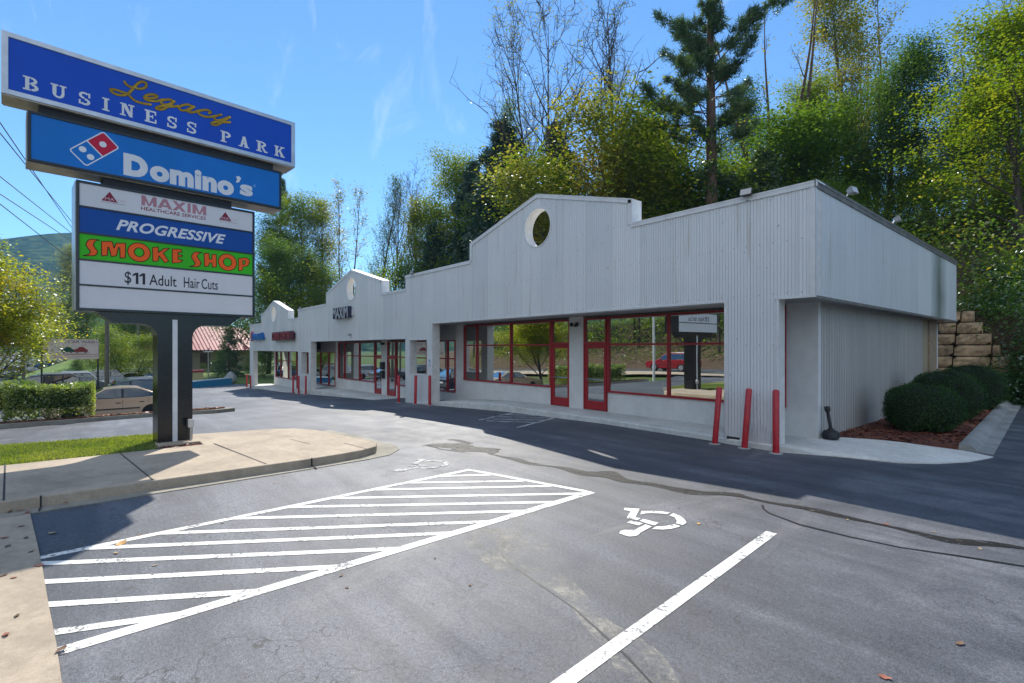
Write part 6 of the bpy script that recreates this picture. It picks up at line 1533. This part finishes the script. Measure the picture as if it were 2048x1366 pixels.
for k, ((px0, py0, f0), zt_, lb) in enumerate((((0, 245, 13.), 9.0, "highest overhead wire, crossing the sky behind the pizza panel"), ((0, 266, 13.4), 8.85, "overhead wire just below the highest one, left of the pizza panel"),
                               ((0, 353, 14), 8.2, "overhead wire in the middle of the five at the left edge"), ((0, 388, 14), 7.6, "overhead wire second from the bottom at the left edge"), ((0, 408, 14), 6.6, "lowest overhead wire at the left edge"))):
    xx, yy = at(px0, f0); A_ = Vector((xx, yy, z_at(py0, f0))); B_ = Vector((p1[0], p1[1] + (-1, -.4, .4, 1, 0)[k], zt_)); d = (A_ - B_)
    wire(lb, A_ + d*.95, B_, .0)
for k, (y0, y1, y2, lb) in enumerate(((595, 598, 603, "upper overhead wire passing behind the farthest gable"), (601, 603, 607, "lower overhead wire passing behind the farthest gable"))):
    xx, yy = at(276, 62); wire(lb, (xx, yy, z_at(y0, 62)), (p5[0], p5[1], z_at(y2, 64)), .1, .022)

# red roofed building
x0, y0 = at(318, 80); x1, y1 = at(512, 92)
t = thing("red_roofed_house", "low tan building with a red ribbed metal roof beyond the lot", "building", ((x0+x1)/2, (y0+y1)/2, -2.2))
u = Vector((x1-x0, y1-y0, 0)); L_ = u.length; u.normalize(); v = Vector((-u.y, u.x, 0));
if v.dot(Vector((-.77, .64, 0))) < 0: v = -v
def hp(a, b, c): return tuple(Vector((x0, y0, 0)) + u*a + v*b + Vector((0, 0, c)))
ez, rz_ = 1.75, 6.0; gz0 = -2.3
mb = MB(); mb.add([hp(0,1.6,gz0), hp(L_,1.6,gz0), hp(L_,9,gz0), hp(0,9,gz0), hp(0,1.6,ez+.5), hp(L_,1.6,ez+.5), hp(L_,9,ez+.5), hp(0,9,ez+.5)], [(0,1,5,4),(1,2,6,5),(2,3,7,6),(3,0,4,7)]); mb.build("wall", mat("tan_wall", (.42, .33, .22), .8, var=.1), t)
mb = MB(); mb.add([hp(-.6,0,ez), hp(L_+.6,0,ez), hp(L_+.6,5.4,rz_), hp(-.6,5.4,rz_), hp(-.6,10.8,ez), hp(L_+.6,10.8,ez)], [(0,1,2,3),(3,2,5,4),(0,3,4),(1,5,2)])
red_roof = mat("red_roof_metal", (.50, .10, .10), .38, var=.1); rf = mb.build("roof", red_roof, t)
mb = MB()
for k in range(int(L_/.6)):
    a = -.5 + k*.6; p, q = Vector(hp(a, 0, ez+.02)), Vector(hp(a, 5.4, rz_+.02)); mb.obox((p+q)/2, u*.03, (q-p)/2, Vector((0,0,.05)))
mb.build("standing_seams", red_roof, rf)
mb = MB(); mb.add([hp(-.6,0,ez-.22), hp(L_+.6,0,ez-.22), hp(L_+.6,0,ez-.005), hp(-.6,0,ez-.005)], [(0,1,2,3)]); mb.build("fascia_board", M['dark_steel'], t)
for a in (2., 6.5, 11, 15.5):
    if a < L_: mb = MB(); mb.add([hp(a,1.57,gz0+.9), hp(a+1.6,1.57,gz0+.9), hp(a+1.6,1.57,ez-.5), hp(a,1.57,ez-.5)], [(0,1,2,3)]); mb.build("window", M['car_glass'], t)
# low booth with red cap
xx, yy = at(394, 62); zz = lot_z(xx, yy); t = thing("pay_booth", "small cream stand with a red top beside the lamp post", "stand", (xx, yy, zz))
mb = MB(); mb.box(xx-.45, xx+.45, yy-.6, yy+.6, zz, zz+1.15); mb.build("cabinet", mat("cream_paint", (.55, .47, .26), .6), t); mb = MB(); mb.box(xx-.55, xx+.55, yy-.7, yy+.7, zz+1.15, zz+1.38); mb.build("top", M['red'], t)
# lamp post
xx, yy = at(416.5, 57); zz = lot_z(xx, yy); t = thing("lamp_post", "grey lamp post with a flat square head by the blue wall", "street lamp", (xx, yy, zz))
mb = MB(); mb.tube([(xx, yy, zz), (xx, yy, z_at(705, 57))], .055, 8); mb.build("pole", M['galv'], t); mb = MB(); zt_ = z_at(704, 57); mb.box(xx-.35, xx+.35, yy-.45, yy+.45, zt_, zt_+.10); mb.build("lamp_head", M['metal_white'], t)
# blue wall
xa, ya = at(345, 44); xb, yb = at(457, 51.5); t = thing("blue_planter_wall", "low bright blue painted wall at the lot edge", "wall", ((xa+xb)/2, (ya+yb)/2, -1.6))
d = Vector((xb-xa, yb-ya, 0)); mb = MB(); zc_ = lot_z(xb, yb); mb.obox(((xa+xb)/2, (ya+yb)/2, zc_ + .22), d/2, Vector((-d.y, d.x, 0)).normalized()*.35, (0,0,.44)); mb.build("wall_body", mat("bright_blue_paint", (.02, .22, .42), .55, var=.1), t)
mb = MB(); mb.obox(((xa+xb)/2, (ya+yb)/2, zc_ + .69), d/2*1.005, Vector((-d.y, d.x, 0)).normalized()*.38, (0,0,.03)); mb.build("cap", mat("pale_blue_cap", (.4, .5, .55), .6), t)
def boulder(label, px, f, w, h, seed, m):
    x, y = at(px, f); z = terrain(x, y); r = random.Random(seed); bm = bmesh.new(); bmesh.ops.create_icosphere(bm, subdivisions=3, radius=1)
    for vt in bm.verts:
        p = vt.co; k = 1 + .10*sin(p.x*3+seed) + .08*sin(p.y*4+p.z*2) + r.uniform(-.02, .02); p.x *= w/2*k; p.y *= w/2*k; p.z = (p.z*.5+.45)*h*k
    me = bpy.data.meshes.new("boulder"); bm.to_mesh(me); bm.free(); me.materials.append(m); me.polygons.foreach_set('use_smooth', [True]*len(me.polygons))
    o = bpy.data.objects.new("boulder", me); COL.objects.link(o); o.location = (x, y, z-.05); return tag(o, label, "rock")
boulder("rounded grey boulder on the grass beyond the blue wall", 462, 54, 1.15, 1.25, 2, mat("grey_rock", (.30, .31, .32), .9, var=.3, vscale=3, bmp=.6, bscale=8))
boulder("pale rock behind the low bright blue wall", 447, 53, .9, .55, 5, mat("pale_rock", (.5, .48, .45), .9, var=.25, vscale=3, bmp=.6, bscale=8))
# slim lamp standard seen mirrored in the near window
xx, yy = -22.6, -8.9; t = thing("light_pole", "white street light pole beside the driveway, mirrored in the shop window", "street lamp", (xx, yy, lot_z(xx, yy)))
mb = MB(); mb.tube([(xx, yy, -.6), (xx, yy, 7.5)], [.10, .07], 10); mb.build("pole", M['metal_white'], t); mb = MB(); mb.tube([(xx, yy, 7.4), (xx+.6, yy+.3, 7.75), (xx+1.3, yy+.6, 7.8)], .035, 6); mb.box(xx+1.2, xx+1.7, yy+.5, yy+.75, 7.74, 7.84); mb.build("arm", M['metal_white'], t)
# lawn at the far end of the shops
lawn2 = [(-53,13),(-52,16),(-50.5,26),(-60,40),(-110,40),(-110,14),(-78,11.5),(-62,11.2)]
mb = MB(); mb.prism([refine(lawn2, 3)], lambda a, b, d: (a, b, lot_z(a, b) + .05 - d), .2); tag(mb.build("lawn", mat("sunny_turf", (.10, .15, .02), .95, var=.4, vscale=2), fixn=True), kind='structure')
x, y = at(165, 66); mb = MB(); mb.add([(x-7, y-7, -1.9), (x+6, y-4, -1.7), (x+2, y+12, 1.3), (x-16, y+8, 1.6), (x-14, y-1, .6)], [(0,1,2,3,4)]); tag(mb.build("grass_bank", mat("bank_turf", (.10, .17, .02), .95, var=.35, vscale=1.5), fixn=True), kind='structure')

# ---------------------------------------------------------------- fallen leaves
LEAFC = [("brown", mat("dry_leaf_brown", (.13, .07, .035), .7)), ("yellow", mat("dry_leaf_yellow", (.50, .25, .05), .6)), ("pale", mat("dry_leaf_pale", (.34, .25, .15), .7)), ("rust", mat("dry_leaf_rust", (.28, .09, .05), .7))]
def leaf_mesh(seed):
    r = random.Random(seed); c = r.uniform(.25, .6); out = []
    for i in range(7):
        t_ = i/6; w = .42*sin(pi*t_**.8)*(1 + .25*sin(t_*13 + seed)); z = c*(t_-.5)**2*2 + .05
        out.append(((t_-.5)*1.6, -w, z + .25*w), ); out.append(((t_-.5)*1.6, 0, z)); out.append(((t_-.5)*1.6, w, z + .25*w))
    fs = []
    for i in range(6):
        o = i*3; fs += [(o, o+3, o+4, o+1), (o+1, o+4, o+5, o+2)]
    return [p if len(p) == 3 else p[0] for p in out], fs
LM = [leaf_mesh(k) for k in range(4)]
def fallen(px, py, size, col, k, top=.0, label=None):
    d = at(px, 1); f = (CAM_H - top)/((py-696)/995); x, y = d[0]*f, d[1]*f
    r = random.Random(int(px*7+py)); v, fcs = LM[k % 4]; a = r.uniform(0, 6.28)
    me = bpy.data.meshes.new("fallen_leaf"); me.from_pydata([(p[0]*size, p[1]*size, p[2]*size*.6) for p in v], [], fcs); me.materials.append(LEAFC[col][1]); me.polygons.foreach_set('use_smooth', [True]*len(fcs))
    o = bpy.data.objects.new("fallen_leaf", me); COL.objects.link(o); o.location = (x, y, lot_z(x, y) + top + .003); o.rotation_euler = (r.uniform(-.15,.15), r.uniform(-.15,.15), a)
    n = LEAFC[col][0]; where = "on the pavement slab" if top else "on the asphalt"
    o['category'] = "leaf"; o['group'] = label and "fallen leaves" or f"{n} fallen leaves {where}"; o['label'] = label or {"brown": "small brown fallen leaf", "yellow": "small yellow fallen leaf", "pale": "small pale dry fallen leaf", "rust": "small rust red fallen leaf"}[n] + " lying " + where
fallen(243, 1087, .085, 1, 0, label="big curled yellow leaf lying on the left edge line of the striped bay")
fallen(232, 1106, .05, 2, 1, label="pale leaf just below the big curled yellow leaf")
fallen(105, 1066, .07, 2, 2, label="large crumpled leaf in the shadow of the sign on the asphalt")
fallen(1397, 1048, .045, 1, 1, label="orange leaf right of the painted wheelchair symbol")
fallen(122, 1300, .06, 0, 3, .016, label="brown leaf in the corner where the near edge line meets the concrete strip")
fallen(78, 1131, .06, 3, 3, .016, label="rust leaf at the end of the edge line on the concrete strip")
for px, py, sz, c, top in ((280,1070,.04,0,0),(310,1131,.035,2,0),(105,1111,.035,0,0),(548,966,.03,3,0),(604,950,.025,0,0),(566,952,.03,3,0),(682,1152,.035,0,0),(694,1176,.03,0,0),(940,1171,.03,0,0),(870,1117,.025,0,0),
   (445,1046,.03,0,0),(1478,998,.04,3,0),(1624,1022,.04,2,0),(1772,1049,.05,3,0),(1695,1040,.035,2,0),(1868,1065,.04,2,0),(1918,1083,.035,2,0),(1960,1098,.04,2,0),(1422,1035,.02,0,0),(1770,1356,.05,3,0),(1920,1288,.05,0,0),
   (10,1075,.06,3,.016),(42,1052,.05,0,.016),(52,1075,.05,0,.016),(15,1092,.05,0,.016),(62,1103,.04,0,.016),(8,1150,.05,0,.016),(28,1155,.04,3,.016),(12,1270,.05,3,.016),(34,1232,.04,0,.016),(40,1020,.06,3,.016),(55,1024,.06,3,.016),(20,1022,.06,0,.016),(132,1004,.04,3,.016)):
    fallen(px, py, sz, c, int(px) % 4, top)

# ---------------------------------------------------------------- air
hz = MB(); hz.box(-1330, 740, -730, 1240, -14, 262)
hm = bpy.data.materials.new("haze"); t, N, L = nt(hm); N.remove(N['Principled BSDF'])
pv = node(t, "ShaderNodeVolumePrincipled"); pv.inputs['Density'].default_value = HAZE; pv.inputs['Color'].default_value = (.34, .64, 1, 1); pv.inputs['Anisotropy'].default_value = 0
L.new(pv.outputs[0], N['Material Output'].inputs['Volume'])
if HAZE > 0: tag(hz.build("haze", hm), kind='stuff')
